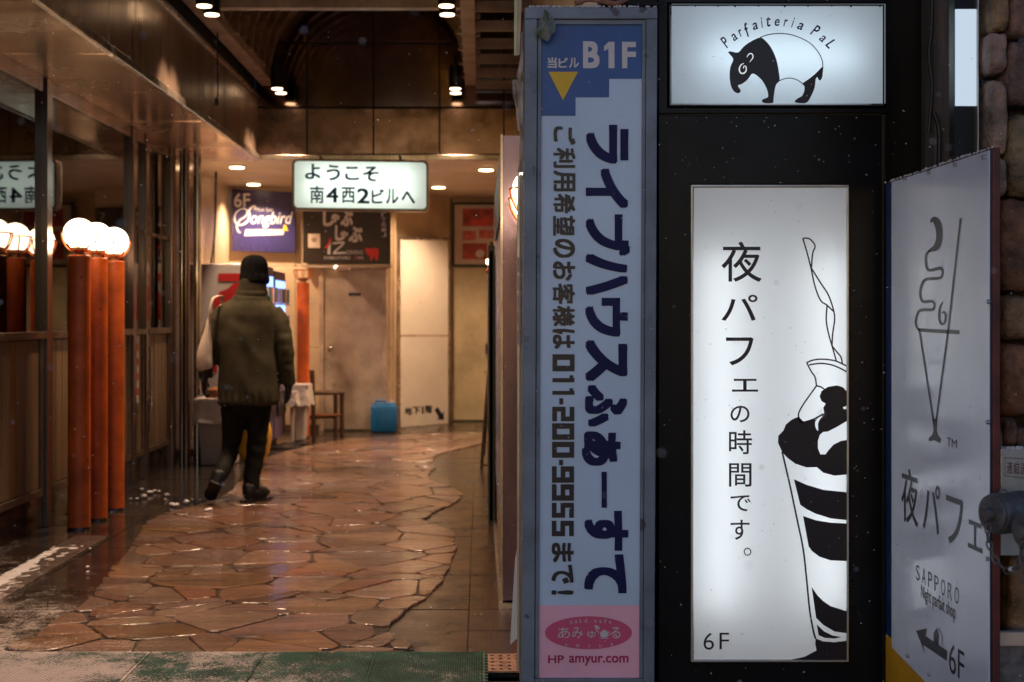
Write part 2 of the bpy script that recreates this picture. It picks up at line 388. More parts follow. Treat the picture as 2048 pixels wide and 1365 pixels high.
def shape(pts, mapf, mat, parent, smooth=0, name='print', local=False):
    if smooth: pts = catmull(pts, smooth)
    from mathutils.geometry import tessellate_polygon
    tris = tessellate_polygon([[Vector((x, y, 0)) for x, y in pts]])
    return put_mesh(name, pts, [tuple(t) for t in tris], mapf, mat, parent, local)
def stroke(pts, wd, mapf, mat, parent, smooth=5, name='print', closed=False, local=False):
    """a drawn line; wd: width or list of widths"""
    ws = wd if isinstance(wd, (list, tuple)) else [wd] * len(pts)
    p3 = [(x, y, q) for (x, y), q in zip(pts, ws)]
    if smooth: p3 = catmull(p3, smooth, closed)
    L, Rr = [], []; n = len(p3)
    for i, (x, y, q) in enumerate(p3):
        a = p3[(i - 1) % n] if closed else p3[max(0, i - 1)]; b = p3[(i + 1) % n] if closed else p3[min(n - 1, i + 1)]
        dx, dy = b[0] - a[0], b[1] - a[1]; l = math.hypot(dx, dy) or 1
        nx, ny = -dy / l * q / 2, dx / l * q / 2
        L.append((x + nx, y + ny)); Rr.append((x - nx, y - ny))
    verts = L + Rr
    faces = [(i, (i + 1) % n, n + (i + 1) % n, n + i) for i in range(n if closed else n - 1)]
    return put_mesh(name, verts, faces, mapf, mat, parent, local)
def ring2(cx, cy, rx, ry, n=32): return [(cx + rx * math.cos(2 * math.pi * i / n), cy + ry * math.sin(2 * math.pi * i / n)) for i in range(n)]

# ================================================================== THE SETTING
B().box(-60, 60, -60, 60, -.30, -.06).build('street_ground', m_asph, kind='structure')
B().box(-6, 6, 4.0, 19, -.06, -.022).build('floor_bed', m_slab, kind='structure')
# path outline traced on the photo, walked on the real ground plane
path_px = [(782, 1308), (775, 1270), (800, 1235), (850, 1200), (885, 1165), (905, 1120), (914, 1090), (905, 1065), (872, 1053),
           (850, 1042), (872, 1026), (905, 1010), (925, 992), (900, 975), (862, 963), (858, 950), (870, 938), (866, 922), (885, 908),
           (930, 897), (965, 888), (990, 878), (985, 867), (900, 867), (800, 872), (700, 880), (620, 893), (560, 908), (520, 925),
           (495, 950), (465, 978), (430, 1003), (330, 1030), (288, 1052), (272, 1080), (252, 1110), (215, 1150), (190, 1190),
           (160, 1215), (115, 1240), (85, 1270), (50, 1308)]
path_g = [(x + .022 * mn.noise(Vector((x * 6, y * 6, 0))), y + .022 * mn.noise(Vector((x * 6, y * 6, 9)))) for x, y in catmull([G(x, y) for x, y in path_px], 4)]
def clip_half(poly, p, n):
    """keep the side where (q - p).n <= 0"""
    out = []; N = len(poly)
    for i in range(N):
        a, b = poly[i], poly[(i + 1) % N]
        da = (a[0] - p[0]) * n[0] + (a[1] - p[1]) * n[1]; db = (b[0] - p[0]) * n[0] + (b[1] - p[1]) * n[1]
        if da <= 0: out.append(a)
        if (da < 0 < db) or (db < 0 < da):
            t = da / (da - db); out.append((a[0] + (b[0] - a[0]) * t, a[1] + (b[1] - a[1]) * t))
    return out
def area(p): return .5 * sum(p[i][0] * p[(i + 1) % len(p)][1] - p[(i + 1) % len(p)][0] * p[i][1] for i in range(len(p)))
def inside(q, poly):
    c = False; n = len(poly)
    for i in range(n):
        a, b = poly[i], poly[i - 1]
        if (a[1] > q[1]) != (b[1] > q[1]) and q[0] < (b[0] - a[0]) * (q[1] - a[1]) / (b[1] - a[1]) + a[0]: c = not c
    return c
# floor tiles
floor = thing('floor', None, None, kind='structure')
T = .41
i = 0
for iy in range(31):
    for ix in range(-7, 2):
        x0 = -.047 + ix * T; y0 = 5.285 + iy * T
        if x0 > .38: continue
        x1 = min(x0 + T, .40)
        cs = [(x0, y0), (x1, y0), (x1, y0 + T), (x0, y0 + T), (x0 + T / 2, y0 + T / 2)]
        if all(inside(c, path_g) for c in cs): continue
        g = .0025; dz = rnd.uniform(-.0012, .0012)
        B().box(x0 + g, x1 - g, y0 + g, y0 + T - g, -.02, dz).build('tile', m_tile if ix >= -3 else m_tile_dark, floor, norm=True)
# path bed + stones
stone_path = thing('stone_path', None, None, kind='structure')
bmf = B(); bmf.face([(x, y, .003) for x, y in path_g]); bmf.build('mortar_bed', m_mortar, stone_path, norm=True)
seeds = []
tries = 0
while tries < 9000:
    tries += 1
    x = rnd.uniform(-3.2, .6); y = rnd.uniform(4.9, 16.4)
    rmin = .285 + .014 * max(0, y - 8)
    if all(((x - a) / 1.22) ** 2 + (y - b) ** 2 > (rmin * rnd.uniform(.6, 1.35)) ** 2 for a, b in seeds): seeds.append((x, y))
nst = [0]
def make_stone(poly, k):
    # roughen the outline, cut the sharp corners
    pts = []
    n = len(poly)
    for i in range(n):
        a, b = Vector(poly[i]), Vector(poly[(i + 1) % n]); L = (b - a).length
        if L < .004: continue
        m_ = max(1, int(L / .05))
        for j in range(m_):
            t = (j + .5) / m_ if m_ > 1 else .5
            q = a.lerp(b, min(.97, max(.03, t)))
            o_ = mn.noise(Vector((q.x * 14, q.y * 14, k))) * .005
            nrm = Vector((-(b - a).y, (b - a).x)) / L
            pts.append(q + nrm * o_)
    if len(pts) < 3: return
    ctr = sum(pts, Vector((0, 0))) / len(pts)
    tilt = (rnd.gauss(0, .006), rnd.gauss(0, .006)); h0 = .010 + rnd.uniform(-.0015, .003)
    bm = bmesh.new()
    bot = [bm.verts.new((p.x, p.y, .001)) for p in pts]
    mid = [bm.verts.new((p.x, p.y, h0 - .004 + (p - ctr).x * tilt[0] + (p - ctr).y * tilt[1])) for p in pts]
    top = []
    for p in pts:
        q = ctr + (p - ctr) * (1 - .005 / max(.05, (p - ctr).length))
        top.append(bm.verts.new((q.x, q.y, h0 + (q - ctr).x * tilt[0] + (q - ctr).y * tilt[1])))
    N = len(pts)
    for i in range(N):
        j = (i + 1) % N
        bm.faces.new((bot[i], bot[j], mid[j], mid[i])); bm.faces.new((mid[i], mid[j], top[j], top[i]))
    bm.faces.new(top)
    b_ = B.__new__(B); b_.bm = bm
    b_.build('stone', m_stone, stone_path); nst[0] += 1

wts = {s: rnd.uniform(-.022, .022) for s in seeds}
for k, (sx, sy) in enumerate(seeds):
    cell = [(sx - 1, sy - 1), (sx + 1, sy - 1), (sx + 1, sy + 1), (sx - 1, sy + 1)]
    poly = list(path_g) if True else None
    nb = sorted(((a - sx) ** 2 + (b - sy) ** 2, a, b) for a, b in seeds if (a, b) != (sx, sy))[:18]
    # quick reject
    if not inside((sx, sy), path_g) and min((px_ - sx) ** 2 + (py_ - sy) ** 2 for px_, py_ in path_g) > .2: continue
    for sgn in ((1, 0), (-1, 0), (0, 1), (0, -1)):
        poly = clip_half(poly, (sx + sgn[0] * .6, sy + sgn[1] * .6), sgn)
    for d2, a, b in nb:
        d = math.sqrt(d2); nx, ny = (a - sx) / d, (b - sy) / d
        h = random.Random(int((a + sx) * 9973) ^ int((b + sy) * 7919))
        rot = h.uniform(-.16, .16) ; gap = rnd.uniform(.0015, .0075)
        sh = (wts[(sx, sy)] - wts[(a, b)]) / (2 * d) - gap; mx_, my_ = (a + sx) / 2 + nx * sh, (b + sy) / 2 + ny * sh
        c_, s_ = math.cos(rot + rnd.uniform(-.02, .02)), math.sin(rot + rnd.uniform(-.02, .02))
        poly = clip_half(poly, (mx_, my_), (nx * c_ - ny * s_, nx * s_ + ny * c_))
        if len(poly) < 3: break
    if len(poly) < 3 or abs(area(poly)) < .006: continue
    parts = [poly]
    for lvl in range(2):                              # many slabs are cracked once or twice across
        nxt = []
        for pl in parts:
            A_ = abs(area(pl))
            if A_ > .055 and rnd.random() < (.75 if lvl == 0 else .35):
                cx0 = sum(p[0] for p in pl) / len(pl) + rnd.uniform(-.06, .06); cy0 = sum(p[1] for p in pl) / len(pl) + rnd.uniform(-.05, .05)
                an = rnd.gauss(math.pi / 2, .75); g2 = rnd.uniform(.001, .006); n_ = (math.cos(an), math.sin(an)); w2 = rnd.uniform(-.03, .03)
                a1 = clip_half(pl, (cx0 - n_[0] * g2, cy0 - n_[1] * g2), n_); n2 = (-math.cos(an + w2), -math.sin(an + w2)); a2 = clip_half(pl, (cx0 + n_[0] * g2, cy0 + n_[1] * g2), n2)
                nxt += [q for q in (a1, a2) if len(q) > 2 and abs(area(q)) > .008]
            else: nxt.append(pl)
        parts = nxt
    for poly in parts: make_stone(poly, k)
print('stones', nst[0])
# kerb slab in front of the shop with blown snow
B().box(-2.30, -2.11, 4.2, 8.08, -.02, .016).build('kerb_strip', m_kerb, bevel=.004, kind='structure')
def snow_patch(name, outline, top, seedv, res=.03, kind='stuff'):
    """a low drift of powder, thick in the middle, ragged at the rim"""
    xs = [p[0] for p in outline]; ys = [p[1] for p in outline]
    bm = bmesh.new(); grid = {}
    nx = int((max(xs) - min(xs)) / res) + 1; ny = int((max(ys) - min(ys)) / res) + 1
    for i in range(nx + 1):
        for j in range(ny + 1):
            x = min(xs) + i * res; y = min(ys) + j * res
            d = min(math.hypot(x - a, y - b) for a, b in outline) if inside((x, y), outline) else 0
            h = min(1, d / .10) * top * (.6 + .8 * (mn.noise(Vector((x * 9, y * 9, seedv))) * .5 + .5)) + mn.noise(Vector((x * 30, y * 30, seedv + 5))) * .005 - .003
            grid[i, j] = (bm.verts.new((x + rnd.uniform(-.3, .3) * res, y + rnd.uniform(-.3, .3) * res, max(-.012, h))), h)
    for i in range(nx):
        for j in range(ny):
            q = [grid[i, j], grid[i + 1, j], grid[i + 1, j + 1], grid[i, j + 1]]
            if max(v[1] for v in q) > -.002: bm.faces.new([v[0] for v in q])
    b_ = B.__new__(B); b_.bm = bm
    o = b_.build(name, m_snow, smooth=True); o['kind'] = kind; o.location.z = .018; return o
snow_patch('blown_snow', catmull([(-2.29, 4.9), (-2.17, 4.9), (-2.19, 5.6), (-2.20, 6.2), (-2.23, 6.9), (-2.26, 7.5), (-2.285, 7.7), (-2.295, 6.8), (-2.295, 5.8)], 4), .014, 3.0)

# green rubber mats at the entrance
mx = [-2.35, -1.22, -.79, -.36, .0186]
mlab = ['green rubber entrance mat tile almost buried in trodden snow, farthest left', 'green rubber entrance mat tile half covered by snow between the two diagonal seams',
        'green rubber mat tile dusted with snow, second from the perforated drain plate', 'green rubber entrance mat tile at the right end beside the perforated drain plate']
edges = [(-2.6, -1.222), (-1.216, -.797), (-.791, -.385), (-.383, .0186)]
for k, (a, b) in enumerate(edges):
    t = thing('rubber_mat', mlab[k], 'mat', (a, 4.55, -.05), group='green rubber mat tiles at the entrance')
    B().box(a, b, 4.40, 5.272, -.058, .014).build('base', m_mat, t, bevel=.002)
    # raised weave of small studs
    bb = B(); sp = .0165; yy = 4.75
    row = 0
    while yy < 5.262:
        xx = max(a, -1.86) + .008 + (sp / 2 if row % 2 else 0)
        while xx < b - .006:
            bb.box(xx - .0058, xx + .0058, yy - .0034, yy + .0034, .0135, .0175); xx += sp
        yy += .0105; row += 1
    bb.build('stud', m_mat, t, norm=False, kind='stuff')
    if k == 3:
        bb = B()
        for j in range(16): bb.box(.0180, .027, 4.60 + j * .042, 4.618 + j * .042, -.02, .012)
        bb.build('connector', m_mat, t)
# perforated drain plate
t = thing('drain_plate', 'perforated rusty steel drain plate between the green mat and the blue sign', 'drain plate', (.03, 5.0, 0))
bb = B()
hx = [.045, .075, .105, .135]; hy = [5.02, 5.07, 5.12, 5.17, 5.22]
xs = [.028]; ys = [4.99]
for h in hx: xs += [h - .006, h + .006]
for h in hy: ys += [h - .009, h + .009]
xs.append(.16); ys.append(5.25)
for i in range(len(xs) - 1):
    for j in range(len(ys) - 1):
        if i % 2 == 1 and j % 2 == 1: continue
        bb.box(xs[i], xs[i + 1], ys[j], ys[j + 1], .006, .012)
bb.build('plate', M('worn_drain_steel', (.36, .22, .16), .45, .4, ns=30, na=.3), t)
B().box(.028, .16, 4.99, 5.25, -.01, .0).build('trough', m_dark, t)

# ---------------- building masses that close the place
B().box(-9, 9, 4.0, 22, 4.62, 4.9).build('upper_floor_slab', m_dark, kind='structure')
lb = thing('left_building', 'dark brown shop building whose glazed front lines the left of the passage', 'building', (-3.6, 8, 0))
B().box(-6, -3.6, 3.9, 15.5, 0, 4.62).build('wall', m_room, lb)
B().box(-3.6, -2.06, 3.9, 13.0, 3.0, 4.62).build('upper_wall', m_dark, lb)
B().box(-3.6, -2.72, 3.9, 12.9, 2.62, 2.68).build('interior_ceiling', m_room, lb)
B().box(-3.6, -2.72, 3.9, 12.9, -.02, .03).build('interior_floor', m_room, lb)
B().box(-3.6, -2.72, 12.6, 12.7, .03, 2.62).build('interior_wall', m_room, lb)
pl_ = thing('added_interior_fill', 'added fill lamp brightening the dark shop interior behind the far window panes', 'fill lamp', (-3.05, 11.3, 2.6))
B().tube([(-3.05, 11.3, 2.62), (-3.05, 11.3, 2.585)], .07, 20).build('lens', m_down, pl_, smooth=True)
ld = bpy.data.lights.new('interior_fill_light', 'POINT'); ld.energy = 160; ld.color = (1, .74, .48); ld.shadow_soft_size = .06  # added fill light that lifts the dark shop interior
lo = bpy.data.objects.new('light_source', ld); COL.objects.link(lo); lo.parent = pl_; lo.location = (0, 0, -.06)
bc = B(); bc.box(-3.35, -2.95, 9.3, 11.6, .03, .95); bc.box(-3.58, -3.35, 7.0, 12.2, 1.9, 2.3); bc.build('counter', m_rail, lb)
rb = thing('right_building', 'dark building that carries the parfait signs on the right of the passage', 'building', (.5, 5, 0))
B().box(.42, 9, 5.05, 5.3, -.05, 4.62).build('front_wall', m_dark, rb)
B().box(.36, .42, 4.95, 17.3, -.05, 4.62).build('passage_wall', m_wallb, rb)
B().box(1.30, 9, 4.9, 5.04, -.05, 4.62).build('front_return', m_black, rb)

# ---------------- shopfront on the left
sf = thing('shopfront', 'glazed shopfront with dark mullions above vertical board panelling, left of the passage', 'shopfront', (-2.63, 8, 0))
mull = [5.6, 8.42, 10.55, 11.15]
def mullion(y, wdt=.24, xo=.045): B().box(-2.66, -2.66 + .03 + xo, y, y + wdt, .0, 2.69).build('mullion', m_mull, sf, bevel=.003)
for y, wd_ in ((5.70, .09), (8.50, .10), (10.62, .09)): mullion(y, wd_)
mullion(11.05, .08, .04)
spans = [(4.3, 5.7), (5.79, 8.50), (8.60, 10.62), (10.71, 11.05), (11.13, 11.95)]
for a, b in spans:
    B().box(-2.632, -2.624, a, b, 1.17, 2.60).build('window_pane', m_glass, sf)
    B().box(-2.65, -2.585, a, b, 1.125, 1.17).build('sill_rail', m_rail, sf, bevel=.004)
    B().box(-2.65, -2.60, a, b, 2.60, 2.69).build('head_rail', m_mull, sf, bevel=.004)
    B().box(-2.65, -2.605, a, b, .19, .235).build('bottom_rail', m_rail, sf, bevel=.004)
    B().box(-2.66, -2.63, a, b, .235, 1.125).build('backing', m_joint, sf)
    # frame stiles
    for q in (a, b - .05): B().box(-2.645, -2.606, q, q + .05, .235, 1.125).build('stile', m_rail, sf, bevel=.003)
    y = a + .055
    while y < b - .06:
        e_ = min(y + .128, b - .055)
        B().box(-2.64, -2.619, y, e_ - .005, .24, 1.12).build('board', m_wood, sf, bevel=.002)
        y += .13
    # tiled plinth
    y = a
    while y < b - .01:
        e_ = min(y + .6, b); B().box(-2.65, -2.614, y + .002, e_ - .002, .0, .187).build('plinth_tile', m_plinth, sf, bevel=.002); y += .6
# lower horizontal transom lines on the glass doors
for z in (1.9,):
    B().box(-2.65, -2.60, 10.71, 11.95, z, z + .03).build('transom', m_mull, sf)
B().tube([(-2.55, 11.0, .38), (-2.55, 11.0, 1.03)], .012).build('door_handle', m_chrome, sf, smooth=True)
# red and white warning tape on the mullion
for k in range(9):
    B().box(-2.562, -2.556, 10.62, 10.65, .62 + k * .055, .62 + (k + 1) * .055).build('warning_tape', m_print_r if k % 2 else m_print_w, sf, norm=True)
# chrome posts that end the shopfront
for (x, y, r, mt) in ((-2.60, 12.0, .034, m_mull), (-2.545, 12.15, .024, m_chrome), (-2.49, 12.05, .03, m_mull), (-2.435, 12.25, .034, m_chrome)):
    B().tube([(x, y, 0), (x, y, 2.69)], r, 20).build('end_post', mt, sf, smooth=True)
B().box(-2.92, -2.60, 11.95, 12.9, 0, 2.69).build('end_panel', m_mull, sf)
# notice paper stuck inside the nearest pane
t = thing('notice_paper', 'cream notice paper taped inside the nearest window, cut by the left picture edge', 'notice', (-2.6, 7.6, 1.3))
bm_ = B(); a_, b_ = 7.35, 7.72
bm_.face([(-2.618, a_, 1.20), (-2.618, b_, 1.21), (-2.616, b_ + .01, 1.6), (-2.618, b_ - .02, 1.83), (-2.618, a_, 1.84)]); bm_.build('paper', m_canvas, t)
for k in range(6):
    z = 1.72 - k * .075
    B().box(-2.6175, -2.6160, b_ - .16, b_ - .03 - .02 * (k % 3), z, z + .008).build('text_line', m_print_k, t)

# ---------------- steel canopy over the shopfront
cn = thing('steel_canopy', 'brushed steel canopy and fascia panels running over the left shopfront', 'canopy', (-2.3, 8, 2.69))
ys = [4.0, 5.14, 6.44, 7.74, 9.06, 10.40, 11.70, 12.93]
for a, b in zip(ys, ys[1:]):
    B().box(-2.66, -2.035, a + .006, b - .006, 2.69, 2.71).build('soffit_panel', m_soffit, cn, bevel=.002)
    B().box(-2.03, -1.995, a + .003, b - .003, 2.682, 2.735).build('edge_trim', m_trim, cn, bevel=.006)
    B().box(-2.045, -2.02, a + .006, b - .006, 2.745, 3.25).build('fascia_panel', m_steel, cn, bevel=.002)
    for z in (2.74,):
        for k in range(5):
            yy = a + .13 + k * (b - a - .26) / 4
            B().sphere((-2.017, yy, 2.752), .005, 1).build('rivet', m_trim, cn)
B().box(-2.10, -2.05, 4.0, 12.93, 2.71, 3.27).build('backing', m_joint, cn)
B().box(-2.06, -2.00, 4.0, 12.93, 3.25, 3.275).build('top_trim', m_trim, cn)
# ---------------- back fascia: rows of dark mirror panels
bf = thing('mirror_fascia', 'dark polished panel fascia across the back above the alcove, mirroring the arched vault', 'fascia', (-.8, 12.93, 2.69))
xs = [-2.04, -1.573, -.968, -.368, .218, .80]
for a, b in zip(xs, xs[1:]):
    b = min(b, .36)
    B().box(a + .006, b - .006, 12.93, 12.96, 2.745, 3.155).build('lower_panel', m_fascia_low, bf, bevel=.002)
    B().box(a + .006, b - .006, 12.935, 12.96, 3.175, 3.745).build('upper_panel', m_fascia_dark, bf, bevel=.002)
    B().box(a + .006, b - .006, 12.935, 12.96, 3.765, 4.5).build('upper_panel', m_fascia_dark, bf, bevel=.002)
B().box(-2.04, .36, 12.965, 13.05, 2.70, 4.6).build('backing', m_joint, bf)
B().box(-2.72, .36, 12.915, 12.99, 2.69, 2.735).build('edge_trim', m_trim, bf, bevel=.004)
B().box(-2.72, -2.035, 12.92, 12.96, 2.737, 3.25).build('side_panel', m_steel, bf)

# ---------------- vaulted roof of arched ribs
vt = thing('vaulted_roof', 'dark barrel vault of arched metal ribs over the passage', 'roof', (-1.0, 9, 3.4))
VX, VR, VZ = -1.0, .90, 3.42
def arch(r0, r1, y0, y1, n=28):
    bb = B(); pr = []
    for i in range(n + 1):
        a = math.pi * i / n; c_, s_ = math.cos(a), math.sin(a)
        pr.append([bb.bm.verts.new((VX + r * c_, y, VZ + r * s_)) for r, y in ((r0, y0), (r1, y0), (r1, y1), (r0, y1))])
    for p, q in zip(pr, pr[1:]):
        for k in range(4): bb.bm.faces.new((p[k], p[(k + 1) % 4], q[(k + 1) % 4], q[k]))
    bb.bm.faces.new(pr[0]); bb.bm.faces.new(pr[-1][::-1]); return bb
arch(VR, VR + .02, 4.0, 12.93).build('vault_skin', m_vault, vt, smooth=True)
y = 12.55
while y > 4.2:
    arch(VR - .05, VR - .002, y - .03, y + .03).build('rib', m_rib, vt, smooth=True); y -= .325
for (x0, x1) in ((-1.98, -1.86), (-.135, -.035)):
    B().box(x0, x1, 4.0, 12.92, 3.36, 3.45).build('side_beam', m_beam, vt, bevel=.004)
for y in (6.3, 9.52):
    B().box(-1.86, -.135, y, y + .10, 3.33, 3.42).build('cross_beam', m_beam, vt, bevel=.004)
y = 12.7
while y > 4.3:
    B().box(-.04, .0 - .0, y - .02, y + .02, 3.38, 3.41).build('bracket', m_beam, vt)
    for x in (-1.86, -.175): B().box(x, x + .04, y - .02, y + .02, 3.40, 3.415).build('bracket', m_beam, vt)
    y -= .65
lv = thing('louvre_ceiling', 'open ladder of pale cross slats in the dark ceiling right of the vault', 'ceiling slats', (.15, 9, 3.35))
y = 12.88
while y > 4.3:
    B().box(-.034, .36, y - .012, y + .012, 3.325, 3.40).build('slat', m_beam, lv); y -= .65

# ---------------- alcove at the back
al = thing('alcove', 'beige lit alcove with walls and ceiling at the back of the passage', 'alcove', (-1.2, 15, 0), )
B().box(-2.95, .45, 12.99, 17.5, 2.715, 2.78).build('ceiling', m_ceil, al)
for k in range(3):
    B().box(-2.90, -2.785, 12.90 + k * .97, 12.90 + (k + 1) * .97 - .005, 0, 2.72).build('side_wall_panel', m_wallb, al, bevel=.003)
for (x0, x1) in ((-2.785, -2.05), (-2.05, -1.42), (-1.42, -.985)):
    for (z0, z1) in ((0, .92), (.92, 1.83), (1.83, 2.715)):
        B().box(x0 + .002, x1 - .002, 15.80, 15.88, z0 + .002, z1 - .002).build('back_wall_panel', m_wallb, al, bevel=.003)
bb = B(); bb.prism([(-.985, 16.30, 0), (-.33, 17.25, 0), (-.33, 17.25, 2.715), (-.985, 16.30, 2.715)], [(-.99, 16.45, 0), (-.40, 17.35, 0), (-.40, 17.35, 2.715), (-.99, 16.45, 2.715)]); bb.build('angled_wall', m_wallb, al)
B().box(-2.9, .45, 17.38, 17.5, 0, 2.715).build('closing_wall', m_wallb, al); B().box(-.99, -.95, 15.885, 16.42, 0, 2.715).build('return_wall', m_wallb, al)
B().box(-.33, .42, 17.25, 17.35, 0, 2.715).build('end_wall', m_wallb, al)
B().box(-2.78, -1.0, 15.765, 15.80, 0, .07).build('skirting', m_rail, al)

# metal door in the back wall
t = thing('metal_door', 'worn beige metal door with a round knob in the back wall', 'door', (-1.35, 15.79, 0))
x0, x1 = P(648, 600, 15.79).x, P(765, 600, 15.79).x; zt = P(700, 540, 15.79).z
B().box(x0, x1, 15.755, 15.79, .02, zt).build('leaf', m_door, t, bevel=.003)
for a, b in ((x0 - .05, x0), (x1, x1 + .05)): B().box(a, b, 15.745, 15.80, .0, zt + .04).build('door_jamb', m_beam, t, bevel=.003)
B().box(x0 - .05, x1 + .05, 15.745, 15.80, zt + .002, zt + .05).build('door_head', m_beam, t)
kp = P(661, 697, 15.70); leaf_ = [c for c in t.children if c.name.startswith('leaf')][0]; B().sphere(kp, .036, 3, (1, .7, 1)).build('knob', m_chrome, leaf_, smooth=True)
B().box(P(697, 1, 15.75).x, P(722, 1, 15.75).x, 15.751, 15.754, P(1, 592, 15.75).z, P(1, 586, 15.75).z).build('name_plate', m_print_k, leaf_)
B().box(P(672, 1, 15.6).x, P(698, 1, 15.6).x, 15.55, 15.74, P(1, 541, 15.6).z, P(1, 534, 15.6).z).build('door_closer', m_beam, t)
# right cream door
t = thing('cream_door', 'cream metal door with a black lever under the framed meat poster', 'door', (0, 17.24, 0))
x0, x1 = P(907, 600, 17.2).x, P(975, 600, 17.2).x; zt = P(1, 536, 17.2).z
B().box(x0, x1, 17.2, 17.24, .02, zt).build('leaf', m_door2, t, bevel=.003)
B().box(x1, x1 + .06, 17.18, 17.245, 0, zt + .02).build('door_jamb', m_beam, t); B().box(x0 - .02, x0, 17.18, 17.245, 0, zt + .02).build('door_jamb', m_beam, t)
B().box(P(971, 1, 17.15).x, P(975, 1, 17.15).x, 17.1, 17.195, P(1, 708, 17.15).z, P(1, 688, 17.15).z).build('lever', m_black, t)

# ceiling downlights
for (x, y, D, lab) in ((474, 331, 13.66, 'lit round downlight nearest the left pillar in the alcove ceiling'), (507, 366, 15.4, 'lit round downlight above the indigo music sign'),
                       (972, 335, 13.9, 'lit round downlight near the right side of the alcove ceiling'), (877, 392, 15.75, 'lit round downlight in front of the framed meat poster')):
    X = (x - CX) / F * D
    t = thing('ceiling_downlight', lab, 'downlight', (X, D, 2.7), group='downlights in the alcove ceiling')
    B().tube([(X, D, 2.716), (X, D, 2.700)], .085, 24).build('trim_ring', m_trim, t, smooth=True)
    B().tube([(X, D, 2.7), (X, D, 2.692)], .070, 24).build('lens', m_down, t, smooth=True)
    ld = bpy.data.lights.new('downlight_lamp', 'SPOT'); ld.energy = 190; ld.color = (1, .68, .43); ld.spot_size = R(130); ld.spot_blend = .7; ld.shadow_soft_size = .06
    lo = bpy.data.objects.new('light_source', ld); COL.objects.link(lo); lo.parent = t; lo.location = (0, 0, -.02)
# track spotlights (black cans)
def spot_can():
    t = thing('spotlight', 'x', 'spotlight', (0, 0, 0), group='black spotlights under the vault')
    B().tube([(0, 0, .0), (0, 0, .20)], .055, 24).build('can', m_black, t, smooth=True, local=True)
    B().tube([(0, 0, .20), (0, 0, .30)], .012, 8).build('stem', m_black, t, local=True)
    B().tube([(0, 0, .0), (0, 0, -.006)], .047, 24).build('lens', m_lens, t, smooth=True, local=True)
    ld = bpy.data.lights.new('spot_lamp', 'SPOT'); ld.energy = 130; ld.color = (1, .66, .43); ld.spot_size = R(78); ld.spot_blend = .5; ld.shadow_soft_size = .04
    lo = bpy.data.objects.new('light_source', ld); COL.objects.link(lo); lo.parent = t; lo.location = (0, 0, -.02)
    return t
first = spot_can(); n = 0
side = {-1.765: 'left', -.215: 'right'}
for y, w_ in ((9.1, 'nearer of the pair under the near cross beam'), (9.36, 'farther of the pair under the near cross beam'), (12.38, 'nearer of the pair by the dark mirror panels'),
              (12.62, 'farther of the pair by the dark mirror panels'), (5.85, 'nearest pair, first, above the entrance'), (6.1, 'nearest pair, second, above the entrance')):
    for x in (-1.765, -.215):
        lab = 'black can spotlight on the %s side, %s' % (side[x], w_)
        if n == 0: first.location = (x, y, 3.25); first['label'] = lab
        else: copy_tree(first, loc=(x, y, 3.25), label=lab)
        n += 1

# ================================================================== GLOBE LAMP POSTS
def lamp_post(label, globe=True, pole_r=.066, top=1.62):
    t = thing('globe_lamp_post', label, 'lamp post', (0, 0, 0), group='orange globe lamp posts')
    # octagonal-ish pole with soft edges
    bb = B(); bb.tube([(0, 0, .012), (0, 0, top - .012)], pole_r, 40); bb.build('pole', m_orange, t, smooth=True, local=True)
    B().lathe(0, 0, [(pole_r - .012, top - .014), (pole_r + .002, top - .012), (pole_r + .001, top), (pole_r - .01, top + .004), (.0005, top + .004)], 40).build('cap', m_orange, t, smooth=True, local=True)
    B().lathe(0, 0, [(.034, top), (.030, top + .025), (.048, top + .035), (.048, top + .052)], 24).build('socket', m_socket, t, smooth=True, local=True)
    cz = top + .130; r = .091
    if globe: B().sphere((0, 0, cz), r, 4).build('globe', m_globe, t, smooth=True, local=True)
    rr = .101
    B().tube([(rr * math.cos(a), rr * math.sin(a), cz + .005) for a in [2 * math.pi * i / 40 for i in range(40)]], .0038, 8, closed=True).build('cage_ring', m_cage, t, smooth=True, local=True); cring = LAST[0]
    for k in range(8):
        a = 2 * math.pi * (k + .3) / 8; pts = []
        for i in range(11):
            u = i / 10; ang = u * 1.15
            q = rr * math.cos(ang * 1.02); z = cz + .005 - rr * 1.22 * math.sin(ang)
            pts.append((q * math.cos(a), q * math.sin(a), z))
        B().tube(pts, .0046, 8).build('cage_bar', m_cage, cring, smooth=True, local=True)
    B().tube([(-pole_r - .018, 0, .09), (-pole_r + .005, 0, .09)], .008, 8).build('bolt', m_rail, t, local=True)
    B().lathe(0, 0, [(pole_r + .004, 0.0), (pole_r + .003, .014), (pole_r - .002, .02)], 40).build('base_collar', m_plinth, t, smooth=True, local=True)
    return t
L1 = lamp_post('orange post with a lit white globe, nearest of the three by the window')
L1.location = (-2.375, 8.36 + .066, 0)
copy_tree(L1, loc=(-2.372, 8.80, 0), label='orange post with a lit white globe, middle of the three by the window')
copy_tree(L1, loc=(-2.385, 9.27, 0), label='orange post with a lit white globe, farthest of the three by the window')
copy_tree(L1, loc=(.217, 5.56, 0), label='lit caged globe lamp half hidden behind the blue sign, nearer of the two')
copy_tree(L1, loc=(.222, 6.00, 0), label='lit globe lamp in its cage behind the steel cabinet edge, farther of the two')
L6 = lamp_post('orange post with an empty cage and no globe, beside the wooden chair', False)
L6.location = (-1.85, 14.87, 0); L6['group'] = 'orange globe lamp posts'

